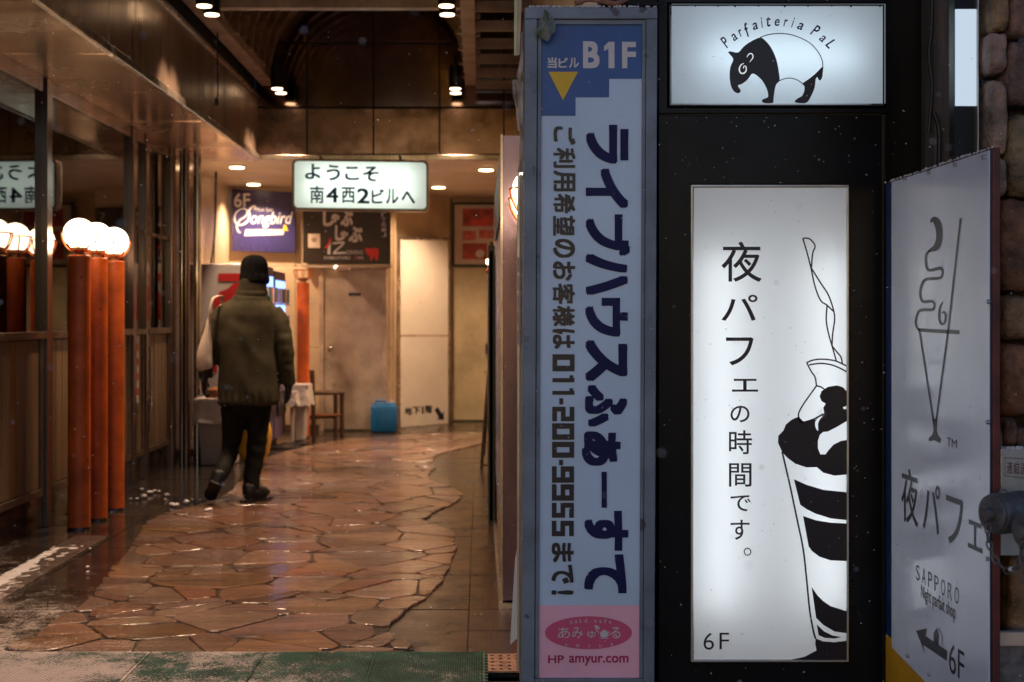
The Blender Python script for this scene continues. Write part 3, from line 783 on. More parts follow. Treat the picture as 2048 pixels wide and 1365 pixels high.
# ================================================================== HANGING WELCOME SIGN
D0 = 12.2
t = thing('welcome_sign', 'lit white hanging box sign with rounded corners and navy Japanese welcome text', 'sign', (P(720, 370, D0)), )
def rrect(x0, y0, x1, y1, r, n=6):
    o = []
    for cx, cy, a0 in ((x1 - r, y0 + r, -90), (x1 - r, y1 - r, 0), (x0 + r, y1 - r, 90), (x0 + r, y0 + r, 180)):
        for i in range(n + 1):
            a = R(a0 + 90 * i / n); o.append((cx + r * math.cos(a), cy + r * math.sin(a)))
    return o
def wq(x, y, D):   # the sign hangs a little crooked
    return P(x, y + (x - 720) * .012, D)
outer = rrect(584, 319.5, 857, 421.5, 11); inner = rrect(588.5, 324, 852.5, 417, 8)
bb = B(); f1 = [bb.bm.verts.new(wq(x, y, D0)) for x, y in outer]; f2 = [bb.bm.verts.new(wq(x, y, D0)) for x, y in inner]
b1 = [bb.bm.verts.new(wq(x, y, D0) + Vector((0, .16, 0))) for x, y in outer]; b2 = [bb.bm.verts.new(wq(x, y, D0) + Vector((0, .16, 0))) for x, y in inner]
N = len(outer)
for i in range(N):
    j = (i + 1) % N
    for q in ((f1[i], f1[j], f2[j], f2[i]), (f1[i], b1[i], b1[j], f1[j]), (f2[i], f2[j], b2[j], b2[i]), (b1[i], b2[i], b2[j], b1[j])): bb.bm.faces.new(q)
bb.build('casing', m_rail, t, smooth=True)
bb = B(); bb.face([wq(x, y, D0 + .004) for x, y in inner]); bb.build('front_panel', m_diff_back, t)
bb = B(); bb.prism([wq(x, y, D0 + .15) for x, y in inner], [wq(x, y, D0 + .158) for x, y in inner]); bb.build('back_plate', m_inner, t)
for yy in (352, 390):
    B().tube([wq(612, yy, D0 + .10), wq(830, yy, D0 + .10)], .013, 12).build('tube_lamp', m_tube_back, t, smooth=True)
mp = lambda x, y: wq(x, y, D0 - .0015)
for s_, bx in (('よ', (610, 329, 641, 360)), ('う', (653, 331, 680, 362)), ('こ', (690, 334, 718, 361)), ('そ', (726, 333, 757, 363))):
    text(s_, bx, mp, m_print_n, t, bold=.022)
for s_, bx in (('南', (620, 373, 648, 408)), ('4', (652, 376, 677, 406)), ('西', (683, 375, 710, 407)), ('2', (714, 377, 739, 407.5)), ('ビ', (743, 378, 768, 407)), ('ル', (772, 377, 797, 407)), ('へ', (803, 382, 830, 407))):
    text(s_, bx, mp, m_print_n, t, bold=.022)
for x in (640, 800):
    B().tube([P(x, 321, D0 + .08), P(x, 321, D0 + .08) + Vector((0, 0, .03)), P(x, 318, D0 + .08) + Vector((0, .62, .02))], .010, 8).build('hanger', m_rail, t)

# ================================================================== SIGNS IN THE ALCOVE
D1 = 15.74
t = thing('music_sign', 'indigo square sign with white script lettering and a piano keyboard on the back wall', 'sign', P(527, 440, D1))
q = [(464, 378), (590, 385.5), (590, 506), (464, 502)]
bb = B(); bb.prism([P(x, y, D1) for x, y in q], [P(x, y, D1 + .03) for x, y in q]); bb.build('panel', m_songb, t)
mp = lambda x, y: P(x, y, D1 - .002)
text('6F', (468, 387, 500, 415), mp, m_print_w, t, bold=.015)
text('Music Spot', (512, 416, 546, 425), mp, m_print_w, t, shear=.2)
text('ongbird', (501, 424, 586, 456), mp, m_print_w, t, bold=.004, shear=.32)
stroke([(508, 420), (511, 414), (506, 413), (498, 422), (499, 432), (494, 444), (480, 451), (470, 443), (471, 428), (483, 418), (494, 421), (492, 432), (480, 440)], [2, 2.5, 3, 3.5, 4, 3.5, 2.5, 2.5, 2.5, 2, 2, 2, 2], mp, m_print_w, t)
stroke([(480, 440), (474, 452), (476, 462), (481, 466)], [2, 3, 3, 2], mp, m_print_w, t)
shape([(490, 465), (568, 463.5), (566, 470), (488, 472)], mp, m_print_w, t)
for k in range(14): shape([(491.5 + k * 5.5, 459), (495 + k * 5.5, 459), (494 + k * 5.5, 466), (490.5 + k * 5.5, 466)], mp, m_print_w, t)
shape([(567, 451), (571, 450), (577, 463), (572, 461), (567, 462)], mp, m_yel, t)
# black shabu sign
t = thing('restaurant_sign', 'dark brown restaurant sign with white brush lettering and a red cow above the metal door', 'sign', P(693, 475, D1))
q = [(605, 412), (781, 416), (781, 530), (606, 526.5)]
bb = B(); bb.prism([P(x, y, D1 - .01) for x, y in q], [P(x, y, D1 + .03) for x, y in q]); bb.build('panel', m_shabu, t)
mp = lambda x, y: P(x, y, D1 - .012)
for s_, bx in (('し', (646, 421, 668, 453)), ('ゃ', (662, 428, 679, 446)), ('ぶ', (681, 421, 706, 453)), ('し', (670, 451, 690, 482)), ('ゃ', (680, 462, 696, 478)), ('ぶ', (697, 454, 725, 485))):
    text(s_, bx, mp, m_print_w, t, bold=.045)
stroke([(661, 477), (658, 489), (650, 497)], [3, 5, 3], mp, m_print_r, t)
stroke([(661, 484), (658, 499), (658, 509)], [3, 5, 6], mp, m_print_w, t)
stroke([(666, 487), (689, 485)], 3.5, mp, m_print_w, t, smooth=0); stroke([(688, 487), (668, 505)], 3, mp, m_print_w, t, smooth=0); stroke([(666, 507), (692, 506)], 3.5, mp, m_print_w, t, smooth=0)
text('DINING', (694, 501, 726, 509), mp, m_print_w, t)
text('SYABU-SYABU', (648, 513, 700, 519), mp, m_print_w, t); text('J', (709, 512, 713, 519), mp, m_print_r, t, bold=.03); text('IN', (716, 513, 726, 519), mp, m_print_w, t)
shape([(616, 468), (640, 468), (640, 496), (616, 496)], mp, m_canvas, t)
shape(ring2(628, 480, 6, 5, 14), lambda x, y: P(x, y, D1 - .014), m_beam, t)
for k, s_ in enumerate('「丁の鍋」'): text(s_, (763, 426 + k * 10, 772, 434 + k * 10), mp, m_print_w, t, bold=.01)
shape([(729, 497), (735, 496), (738, 498), (752, 496), (757, 499), (758, 507), (755, 521), (751, 521), (750, 514), (746, 514), (745, 521), (741, 521), (739, 512), (733, 508), (731, 503)], mp, m_print_r, t)
B().box(P(606, 1, D1).x, P(784, 1, D1).x, D1 - .03, D1 + .03, P(1, 536, D1).z, P(1, 531, D1).z).build('lower_rail', m_beam, t)
B().sphere(P(672, 535, D1 - .05), .02, 2).build('lamp_bulb', m_lens, t, smooth=True)
# tall white direction board
A0, A1 = P(797, 858, 16.2), P(899, 848.5, 16.85)
t = thing('basement_board', 'tall glossy white board in a metal frame with a black arrow to the basement floor', 'sign', (A0.x, A0.y, 0))
def bd(x, y):
    u = (x - 797) / 102; p = A0.lerp(A1, u); z = HC - (y - CY) / F * p.y
    return Vector((p.x, p.y, z))
nb_ = Vector((A1.y - A0.y, -(A1.x - A0.x), 0)).normalized()
if nb_.y > 0: nb_ = -nb_
q = [(800, 479), (896, 481), (896, 847), (800, 855)]
bb = B(); bb.prism([bd(*p) for p in q], [bd(*p) - nb_ * .04 for p in q]); bb.build('panel', m_board, t)
for q in ([(794.5, 474), (800, 474), (800, 860), (794.5, 860)], [(896, 475), (901, 475), (901, 850), (896, 850)], [(800, 474), (896, 475), (896, 481), (800, 479)], [(800, 855), (896, 847), (896, 850), (800, 860)]):
    bb = B(); bb.prism([bd(*p) + nb_ * .008 for p in q], [bd(*p) - nb_ * .05 for p in q]); bb.build('frame_bar', m_trim, t)
mp = lambda x, y: bd(x, y) + nb_ * .002
for s_, bx in (('地', (809, 815, 823, 830)), ('下', (824, 814, 839, 829)), ('1', (842.5, 813, 846, 828)), ('階', (849, 811, 863, 827))): text(s_, bx, mp, m_print_k, t, bold=.03)
shape([(868, 820), (875, 815), (883, 828), (887, 823), (887, 840), (873, 839), (877, 835)], mp, m_print_k, t)
bb = B(); bb.prism([bd(*p) + nb_ * .001 for p in [(800, 670), (896, 670), (896, 674), (800, 674)]], [bd(*p) - nb_ * .001 for p in [(800, 670), (896, 670), (896, 674), (800, 674)]]); bb.build('joint_strip', m_beam, t)
# framed poster
D2 = 17.19
t = thing('framed_poster', 'black framed poster of red meat photographs on the right end wall', 'poster', P(950, 470, D2))
def pq(x0, y0, x1, y1, D, mt, nm, dep=.004): return B().box(P(x0, 1, D).x, P(x1, 1, D).x, D, D + dep, P(1, y1, D).z, P(1, y0, D).z).build(nm, mt, t)
pq(905, 405, 1012, 534, D2 + .02, m_pframe, 'backboard', .02)
for r_ in ((905, 405, 1012, 410), (905, 529, 1012, 534), (905, 410, 909, 529)): pq(*r_, D2 - .01, m_pframe, 'frame_bar', .03)
pq(909, 410, 1010, 529, D2 + .008, m_pmat, 'mount')
for r_, mt in (((925, 418, 1005, 453), m_meat), ((925, 462, 952, 481), m_meat2), ((958, 460, 1005, 477), m_meat2), ((925, 487, 974, 519), m_meat)): pq(*r_, D2 + .003, mt, 'photograph')
pq(941, 440, 978, 452, D2 + .001, m_print_r, 'photograph', .001); pq(980, 484, 1004, 492, D2 + .002, m_print_k, 'caption', .001)
for k in range(5): pq(980, 496 + k * 5, 1002, 497.5 + k * 5, D2 + .002, m_print_k, 'text_line', .001)
mp = lambda x, y: P(x, y, D2 + .0015)
shape(ring2(960, 508, 9, 8), mp, m_plateph, t)

# ================================================================== VENDING MACHINES
def vending(label, y0, y1, x0, x1, h, rot=0):
    t = thing('vending_machine', label, 'vending machine', ((x0 + x1) / 2, (y0 + y1) / 2, 0), group='vending machines along the left alcove wall')
    B().box(x0, x1 - .04, y0, y1, .06, h).build('cabinet', m_vend, t, bevel=.012)
    B().box(x0 + .02, x1 - .08, y0 + .02, y1 - .02, 0, .06).build('plinth', m_black, t)
    B().box(x1 - .038, x1 + .006, y0 + .004, y1 - .004, .08, h - .01).build('door', m_vdark, t, bevel=.006)
    B().box(x1 + .007, x1 + .012, y0 + .06, y1 - .06, 1.10, h - .10).build('window', m_screen, t); win = LAST[0]
    for r_ in range(2):
        z = 1.14 + r_ * .26
        B().box(x1 + .013, x1 + .07, y0 + .06, y1 - .06, z - .02, z - .005).build('shelf', m_vend, win)
        k = 0; yy = y0 + .10
        while yy < y1 - .08:
            B().tube([(x1 + .04, yy, z), (x1 + .04, yy, z + .14)], .026, 14).build('drink_can', m_can[(k + r_) % 4], win, smooth=True); yy += .085; k += 1
    B().box(x1 + .007, x1 + .03, y0 + .10, y1 - .10, .30, .52).build('pickup_flap', m_black, t)
    B().box(x1 + .007, x1 + .02, y0 + .08, y0 + .24, .62, .95).build('coin_panel', m_trim, t)
    return t
t = vending('white vending machine with a red printed side panel, behind the walking person', 12.86, 13.66, -2.66, -1.99, 1.745)
mp = lambda x, y: P(x, y, 12.855)
shape([(437, 547), (480, 547), (480, 563), (437, 563)], mp, m_vred, t)
shape([(468, 566), (482, 566), (505, 590), (505, 640), (428, 640), (427, 598), (440, 584), (455, 578)], mp, m_vred, t)
shape([(425, 700), (434, 700), (434, 745), (425, 745)], mp, m_vred, t)
vending('blue lit vending machine with a dark frame, second along the alcove wall', 13.74, 14.50, -2.66, -1.99, 1.72)

# ================================================================== BINS, CHAIR, JERRY CAN
def bag_cloth(t, x0, x1, y0, y1, z0, z1, seed, flare=.02):
    bb = B(); n = 44; rows = []
    for r_ in range(9):
        u = r_ / 8; z = z1 - (z1 - z0) * u; row = []
        for k in range(n):
            a = 2 * math.pi * k / n; ca, sa = math.cos(a), math.sin(a)
            qx = math.copysign(abs(ca) ** .35, ca); qy = math.copysign(abs(sa) ** .35, sa)
            f = flare + .022 * u * (1 + 1.2 * mn.noise(Vector((ca * 3, sa * 3, seed + u * 2))))
            zz = z + (u > .85) * .05 * mn.noise(Vector((ca * 4, sa * 4, seed + 9)))
            row.append(bb.bm.verts.new(((x0 + x1) / 2 + qx * ((x1 - x0) / 2 + f), (y0 + y1) / 2 + qy * ((y1 - y0) / 2 + f), zz)))
        rows.append(row)
    for a, b in zip(rows, rows[1:]):
        for k in range(n): bb.bm.faces.new((a[k], a[(k + 1) % n], b[(k + 1) % n], b[k]))
    return bb.build('bag_liner', m_bag, t, smooth=True)
def bin_(label, x0, x1, y0, y1, h, bagd):
    t = thing('rubbish_bin', label, 'bin', ((x0 + x1) / 2, (y0 + y1) / 2, 0), group='white plastic rubbish bins')
    tp = .035
    bot = [(x0 + tp, y0 + tp, 0), (x1 - tp, y0 + tp, 0), (x1 - tp, y1 - tp, 0), (x0 + tp, y1 - tp, 0)]
    top = [(x0, y0, h), (x1, y0, h), (x1, y1, h), (x0, y1, h)]
    bb = B(); bb.prism(bot, top); bb.build('body', m_bin, t, bevel=.012)
    B().box(x0 - .018, x1 + .018, y0 - .018, y1 + .018, h - .035, h + .015).build('rim', m_bin, t, bevel=.010)
    bag_cloth(t, x0, x1, y0, y1, h - bagd, h + .004, rnd.uniform(0, 50))
    return t
bx0, bx1 = P(392, 1, 12.05).x, P(474, 1, 12.05).x
t = bin_('white rubbish bin with a clear bag over its rim, left of the walking person', bx0, bx1, 12.05, 12.40, .555, .21)
bb = B(); bb.lathe((bx0 + bx1) / 2 - .02, 12.18, [(.09, .545), (.10, .58), (.085, .64), (.03, .66)], 20); bb.build('cardboard_cup', m_chairs, t, smooth=True)
bin_('white rubbish bin with a plastic bag hanging off it, beside the globeless orange post', P(583, 1, 14.45).x, P(613, 1, 14.45).x, 14.45, 14.80, .56, .20)
bin_('pale bin standing against the second vending machine, just left of the bagged bin', P(548, 1, 14.1).x + .12, P(578, 1, 14.1).x + .03, 14.30, 14.62, .50, .12)
t = thing('yellow_tub', 'yellow rounded plastic tub glimpsed between and beside the walking person\'s legs', 'tub', (-1.9, 12.0, 0))
cx_, cy_ = P(505, 1, 12.0).x, 12.05
B().lathe(cx_, cy_, [(.075, .0), (.085, .02), (.135, .12), (.155, .24), (.155, .30), (.135, .37), (.08, .41), (.05, .42)], 32).build('body', m_yplastic, t, smooth=True)
B().tube([(cx_ - .05, cy_, .41), (cx_ - .04, cy_, .46), (cx_ + .04, cy_, .46), (cx_ + .05, cy_, .41)], .01, 8).build('handle', m_yplastic, t, smooth=True)
for k, (x0, x1, y0, y1, lb_) in enumerate(((535, 592, 13.55, 13.95, 'black floor mat in front of the second vending machine'), (560, 612, 14.0, 14.25, 'thin black floor mat in front of the bins'))):
    B().box(P(x0, 1, y0).x, P(x1, 1, y0).x, y0, y1, .003, .014).build('floor_mat', m_black, bevel=.003, loc=(P(x0, 1, y0).x, y0, 0)).update_tag()
    o = LAST[0]; tag(o, lb_, 'mat')
# chair
t = thing('wooden_chair', 'small dark wooden chair with an orange seat stretcher standing against the back wall', 'chair', (-1.65, 15.2, 0))
c0 = Vector((P(648, 1, 15.2).x, 15.25, 0)); ang = R(18); ca, sa = math.cos(ang), math.sin(ang)
def cp(u, v, z): return Vector((c0.x + u * ca - v * sa, c0.y + u * sa + v * ca, z))
def bar(p0, p1, wv, nm, mt):
    B().tube([p0, p1], wv * .62, 4).build(nm, mt, t, bevel=.002)
for u, v, h in ((-.15, -.16, .70), (-.15, .16, .70)): bar(cp(u, v, 0), cp(u - .015, v, h), .04, 'leg', m_chairw)
for u, v in ((.155, -.16), (.155, .16)): bar(cp(u, v, 0), cp(u, v, .44), .038, 'leg', m_chairw)
bb = B(); bb.prism([cp(-.175, -.19, .435), cp(.18, -.19, .435), cp(.18, .19, .435), cp(-.175, .19, .435)], [cp(-.175, -.19, .468), cp(.18, -.19, .468), cp(.18, .19, .468), cp(-.175, .19, .468)]); bb.build('seat', m_chairw, t, bevel=.008)
bb = B(); bb.prism([cp(-.18, -.18, .60), cp(-.15, -.18, .60), cp(-.15, .18, .60), cp(-.18, .18, .60)], [cp(-.185, -.18, .70), cp(-.155, -.18, .70), cp(-.155, .18, .70), cp(-.185, .18, .70)]); bb.build('backrest', m_chairw, t, bevel=.006)
bar(cp(-.15, -.16, .22), cp(.155, -.16, .22), .03, 'stretcher', m_chairs); bar(cp(-.15, .16, .18), cp(.155, .16, .18), .03, 'stretcher', m_chairw)
# jerry can
t = thing('jerry_can', 'blue plastic jerry can standing on the floor against the back wall', 'jerry can', (P(767, 1, 15.6).x, 15.6, 0))
jx0, jx1 = P(741, 1, 15.5).x, P(794, 1, 15.5).x; jz = .335
B().box(jx0, jx1, 15.5, 15.68, .0, jz - .03).build('body', m_bluep, t, bevel=.03, smooth=True)
B().box(jx0 + .02, jx1 - .02, 15.525, 15.655, jz - .045, jz - .012).build('shoulder', m_bluep, t, bevel=.012, smooth=True)
B().tube([(jx0 + .05, 15.59, jz - .015), (jx0 + .06, 15.59, jz + .012), (jx0 + .15, 15.59, jz + .012), (jx0 + .16, 15.59, jz - .015)], .012, 10).build('handle', m_bluep, t, smooth=True)
B().tube([(jx1 - .06, 15.59, jz - .015), (jx1 - .06, 15.59, jz + .018)], .026, 16).build('cap', m_bin, t, smooth=True)
for k in range(2):
    a = [(jx0 + .03, .04), (jx0 + .12, .26)] if k == 0 else [(jx0 + .12, .04), (jx0 + .03, .26)]
    B().tube([(a[0][0], 15.499, a[0][1]), (a[1][0], 15.499, a[1][1])], .005, 6).build('moulded_rib', m_bluep, t, smooth=True)

# cables
def cable(label, pts, r=.006, nm='hanging_cable', plug=False):
    t = thing(nm, label, 'cable', pts[0])
    B().tube(catmull(pts, 5, False), r, 8).build('cord', m_cable, t, smooth=True)
    if plug:
        p = Vector(pts[-1]); B().box(p.x - .014, p.x + .014, p.y - .01, p.y + .01, p.z - .05, p.z).build('plug', m_cable, t, bevel=.004)
cable('thin black cable with a plug hanging in front of the steel fascia', [P(435, 66, 10.3), P(434.5, 120, 10.3), P(435.5, 160, 10.3), P(436, 188, 10.3), P(433, 198, 10.3)], .005, plug=True)
cable('black cable running down the alcove side wall above the vending machine', [P(432, 343, 14.2), P(431, 420, 14.2), P(428, 480, 14.2), P(422, 528, 14.2)], .012)
cable('second thin cable beside the thick black one on the alcove side wall', [P(430, 440, 14.1), P(429, 490, 14.1), P(428, 528, 14.1)], .006)

# ================================================================== RIGHT SIDE OF THE PASSAGE
t = thing('steel_cabinet', 'narrow steel clad display cabinet on the right of the passage with a polished end panel', 'cabinet', (.2, 7, 0))
x0, x1 = P(1003, 1, 6.15).x, .30
B().box(x0 + .004, x1, 6.165, 10.4, .03, 2.035).build('body', m_mull, t)
B().box(x0 + .008, x1, 6.150, 6.163, .03, 2.04).build('end_panel', M('steel_painted_reflection', (.22, .17, .22), .25, .8, ns=4, na=.25, rvar=.12, stretch=(1, 1, .3)), t)  # purple base colour paints in the reflection of a blue light
B().box(x0 - .004, x0 + .006, 6.145, 6.17, 0, 2.045).build('corner_trim', m_trim, t)
B().box(x0 - .01, x1, 6.13, 6.16, 0, .02).build('base_rail', m_trim, t)
B().box(x0 - .012, x0 + .002, 6.16, 10.4, 0, .025).build('base_rail', m_trim, t)
bgx = M('blue_film', (.10, .22, .5), .25, .2, ns=1, na=.2)  # one even blue base colour on the cabinet side, no emission
B().box(x0 - .002, x0 + .003, 6.2, 8.3, .35, 1.66).build('side_film', bgx, t)
B().box(x0 - .006, x0 + .002, 6.2, 8.3, 1.70, 1.98).build('side_panel', m_pframe, t)
t = thing('black_rack', 'tall black panel stand seen edge on behind the steel cabinet', 'stand', (.07, 9, 0))
B().box(.055, .082, 8.6, 10.6, .02, 1.66).build('panel', m_black, t, bevel=.004)
B().box(.050, .09, 8.6, 8.66, 0, 1.69).build('post', m_black, t)
B().sphere((.058, 9.3, 1.62), .022, 2).build('small_lamp', m_lens, t, smooth=True)
B().sphere((.056, 9.3, 1.56), .018, 2).build('orange_tag', m_orange, t, smooth=True)
t = thing('folding_easel', 'folded dark A-frame sign stand leaning against the right side of the passage', 'easel', (.03, 11.6, 0))
fx = P(963, 942, 11.65).x
for dy, u in ((0, 0), (.35, 0)):
    B().tube([(fx, 11.65 + dy, .01), (.085, 11.75 + dy, .95)], .013, 8).build('leg', m_rail, t, smooth=True)
B().tube([(fx + .075, 11.6, .01), (.088, 11.75, .95)], .013, 8).build('leg', m_rail, t, smooth=True)
B().tube([(fx, 11.65, .05), (fx + .075, 11.6, .05)], .011, 8).build('crossbar', m_trim, t, smooth=True)
bb = B(); bb.prism([(fx + .022, 11.68, .12), (fx + .022, 12.0, .12), (.092, 12.0, .95), (.092, 11.68, .95)], [(fx + .03, 11.68, .12), (fx + .03, 12.0, .12), (.10, 12.0, .95), (.10, 11.68, .95)]); bb.build('board', m_black, t)
# narrow white post and the loose vinyl behind the blue sign
t = thing('white_post', 'narrow off-white metal channel post directly left of the blue sign', 'post', (.13, 4.9, 0))
for a, b in ((1035, 1039.5), (1040.5, 1044), (1045, 1050)):
    B().box(P(a, 1, 4.85).x, P(b, 1, 4.85).x, 4.84, 4.92, .0 if a > 1036 else .05, P(1, 348, 4.85).z).build('channel', m_alu if a != 1040.5 else m_bin, t, bevel=.001)
for k in range(5):
    z0 = P(1, 545 + k * 36, 4.84).z; B().box(P(1034.6, 1, 4.835).x, P(1041, 1, 4.835).x, 4.83, 4.838, z0, z0 + .05).build('mending_tape', m_bin, t)
def sheet(name, label, cat, ctrl, D, mt, seed, dy=.02, n=18):
    """a crumpled sheet lofted between a left and a right edge"""
    t = thing(name, label, cat, P(ctrl[0][0], ctrl[0][2], D))
    C = catmull(ctrl, 6, False); bb = B(); rows = []
    for (xl, xr, y) in C:
        row = []
        for k in range(6):
            u = k / 5; x = xl + (xr - xl) * u
            p = P(x, y, D); p.y += dy * mn.noise(Vector((x * .12, y * .03, seed))) + dy * .5 * mn.noise(Vector((x * .4, y * .09, seed)))
            row.append(bb.bm.verts.new(p))
        rows.append(row)
    for a, b in zip(rows, rows[1:]):
        for k in range(5): bb.bm.faces.new((a[k], a[k + 1], b[k + 1], b[k]))
    o = bb.build('sheet', mt, t, smooth=True); sd = o.modifiers.new('s', 'SOLIDIFY'); sd.thickness = .003
    return t
sheet('torn_vinyl', 'torn crumpled clear vinyl sheet hanging beside the top left of the blue sign', 'vinyl sheet', [(1042, 1052, 66), (1040, 1052, 120), (1034, 1052, 160), (1037, 1051, 230), (1040, 1051, 290), (1036, 1050, 346)], 4.9, m_vinyl, 3)
sheet('torn_vinyl', 'small torn vinyl flap sticking out left of the blue sign frame', 'vinyl sheet', [(1025, 1036, 160), (1026, 1040, 185), (1032, 1044, 220), (1036, 1046, 262)], 4.95, m_vinyl, 8)
t = thing('edge_on_signboard', 'pale green edge of a signboard seen side on above the torn vinyl', 'sign', P(1035, 50, 5.1))
bb = B(); q = [(1029, -30), (1036, -30), (1033, 111), (1028, 111)]; bb.prism([P(x, y, 5.1) for x, y in q], [P(x, y, 5.3) for x, y in q]); bb.build('panel', M('pale_green_acrylic', (.55, .62, .35), .4), t)
bb = B(); q = [(1036.5, -30), (1045, -30), (1039, 111), (1033.5, 111)]; bb.prism([P(x, y, 5.08) for x, y in q], [P(x, y, 5.3) for x, y in q]); bb.build('edge', m_beam, t)
t = thing('leaning_panel', 'slim white panel leaning at the foot of the blue sign, catching white light', 'panel', P(1035, 1280, 4.95))
bb = B(); q = [(1049, 1010), (1050, 1100), (1040, 1272), (1020, 1290), (1030, 1120)]; bb.prism([P(x, y, 4.93) for x, y in q], [P(x, y, 4.945) for x, y in q]); bb.build('sheet', m_inner, t)
bb = B(); q = [(1045, 1270), (1050, 1262), (1050, 1300), (1046, 1300)]; bb.prism([P(x, y, 4.90) for x, y in q], [P(x, y, 4.91) for x, y in q]); bb.build('corner_strip', m_bin, t)

# ================================================================== BLUE VERTICAL SIGN
DB = 4.60
t = thing('blue_vertical_sign', 'tall unlit sign in a chipped blue frame with navy sideways Japanese lettering', 'sign', P(1180, 1365, DB))
def fx_(x, y): return x - (y - 15) * .0046          # the whole sign leans a hair
def prismq(q, D, dep, nm, mt, bev=0.0, lean=True):
    q = [((fx_(x, y) if lean else x), y) for x, y in q]
    bb = B(); bb.prism([P(x, y, D) for x, y in q], [P(x, y, D) + Vector((0, dep, 0)) for x, y in q]); return bb.build(nm, mt, t, bevel=bev)
bot = 1352
prismq([(1050, 15), (1315, 15), (1315, 1420), (1050, 1420)], DB + .03, .18, 'casing', m_sign_frame, .003)
prismq([(1050, 15), (1315, 15), (1315, 38), (1050, 38)], DB - .002, .03, 'frame_bar', m_sign_frame, .002)
prismq([(1050, 38.5), (1075, 38.5), (1075, 1420), (1050, 1420)], DB, .028, 'frame_bar', m_sign_frame, .002)
prismq([(1293, 38.5), (1315, 38.5), (1315, 1420), (1293, 1420)], DB, .028, 'frame_bar', m_sign_frame, .002)
prismq([(1075.5, 1358), (1292.5, 1358), (1292.5, 1420), (1075.5, 1420)], DB + .002, .027, 'frame_bar', m_sign_frame, .002)
prismq([(1076.5, 40), (1083, 40), (1083, 1356), (1076.5, 1356)], DB + .008, .02, 'inner_frame', m_sign_frame)
prismq([(1285, 40), (1291.5, 40), (1291.5, 1356), (1285, 1356)], DB + .008, .02, 'inner_frame', m_sign_frame)
prismq([(1083.2, 40), (1284.8, 40), (1284.8, 49), (1083.2, 49)], DB + .009, .02, 'inner_frame', m_sign_frame)
prismq([(1083.2, 49), (1284.8, 49), (1284.8, 1357.5), (1083.2, 1357.5)], DB + .018, .006, 'sign_face', m_sign_sheet)
fl = lambda x, y: P(x, y, DB + .0165)
mL = lambda x, y: P(fx_(x, y), y, DB + .0165)
shape([(1083.5, 49.5), (1284.5, 49.5), (1284.5, 158), (1219, 158), (1219, 195), (1152, 195), (1152, 232), (1083.5, 232)], mL, m_blue, t)
m2 = lambda x, y: P(x, y, DB + .015); m3 = lambda x, y: P(x, y, DB + .0135)
shape([(1097, 144), (1156, 144), (1126, 201)], m2, m_yel, t)
text('B', (1166, 83, 1199, 137), m2, m_print_w, t, bold=.035); shape([(1217, 84), (1229, 84), (1229, 137), (1217, 137), (1217, 98), (1208, 103), (1208, 93)], m2, m_print_w, t); text('F', (1244, 84, 1272, 137), m2, m_print_w, t, bold=.035)
for s_, bx in (('当', (1095, 115, 1114, 137)), ('ビ', (1117, 116, 1136, 136)), ('ル', (1138, 116, 1158, 136))): text(s_, bx, m2, m_print_w, t, bold=.03)
big = [('ラ', 250, 328, 0, 0), ('イ', 337, 417, 0, 0), ('ブ', 429, 512, 0, 4), ('ハ', 508, 590, 0, 0), ('ウ', 596, 674, 0, 0), ('ス', 680, 763, 0, 0), ('ふ', 770, 854, 0, 0),
       ('ぁ', 863, 932, -6, -13), ('ー', 944, 1016, 34, -40), ('す', 1022, 1102, 0, 3), ('て', 1109, 1187, 0, 0)]
for s_, y0, y1, a, b in big:
    o_ = (y0 - 250) * .0045
    text(s_, (1172 - o_ + (a if a > 0 else a + 0), y0, 1257 - o_ + b, y1), m2, m_print_n, t, bold=.046, rot=True)
small = [('ご', 253, 290), ('利', 296, 336), ('用', 341, 383), ('希', 388, 427), ('望', 432, 472), ('の', 478, 516), ('お', 523, 562), ('客', 567, 609), ('様', 612, 653), ('は', 658, 698),
         ('0', 709, 743), ('1', 751, 765), ('1', 777, 790), ('-', 797, 809), ('2', 814, 843), ('0', 847, 880), ('0', 884, 916), ('-', 920, 931), ('9', 933, 966), ('9', 969, 1002),
         ('5', 1006, 1036), ('5', 1042, 1073), ('ま', 1086, 1125), ('で', 1130, 1168), ('!', 1181, 1190)]
_w, _h = .33, .21
SEG = {'0': [(0, 0, _w, 1), (1 - _w, 0, 1, 1), (_w, 0, 1 - _w, _h), (_w, 1 - _h, 1 - _w, 1)], '1': [(.4, 0, 1, 1), (0, .78, .4, .95)],
       '2': [(0, 1 - _h, 1, 1), (1 - _w, .605, 1, 1 - _h), (0, .395, 1, .605), (0, _h, _w, .395), (0, 0, 1, _h)],
       '9': [(0, 1 - _h, 1, 1), (0, .605, _w, 1 - _h), (1 - _w, _h, 1, 1 - _h), (0, .395, 1 - _w, .605), (0, 0, 1, _h)],
       '5': [(0, 1 - _h, 1, 1), (0, .605, _w, 1 - _h), (0, .395, 1, .605), (1 - _w, _h, 1, .395), (0, 0, 1, _h)]}
for s_, y0, y1 in small:
    o_ = (y0 - 253) * .0045; x0, x1 = 1107 - o_, 1151 - o_
    if s_ == '-': x0, x1 = 1121 - o_, 1129 - o_
    if s_ in '012956'[:5]:
        for (u0, v0, u1, v1) in SEG[s_]:
            shape([(x0 + v0 * (x1 - x0), y0 + u0 * (y1 - y0)), (x0 + v0 * (x1 - x0), y0 + u1 * (y1 - y0)), (x0 + v1 * (x1 - x0), y0 + u1 * (y1 - y0)), (x0 + v1 * (x1 - x0), y0 + u0 * (y1 - y0))], m2, m_print_k, t, name='digit_bar')
    else: text(s_, (x0, y0, x1, y1), m2, m_print_k, t, bold=.03, rot=True)
mL2 = lambda x, y: P(fx_(x, y), y, DB + .0163)
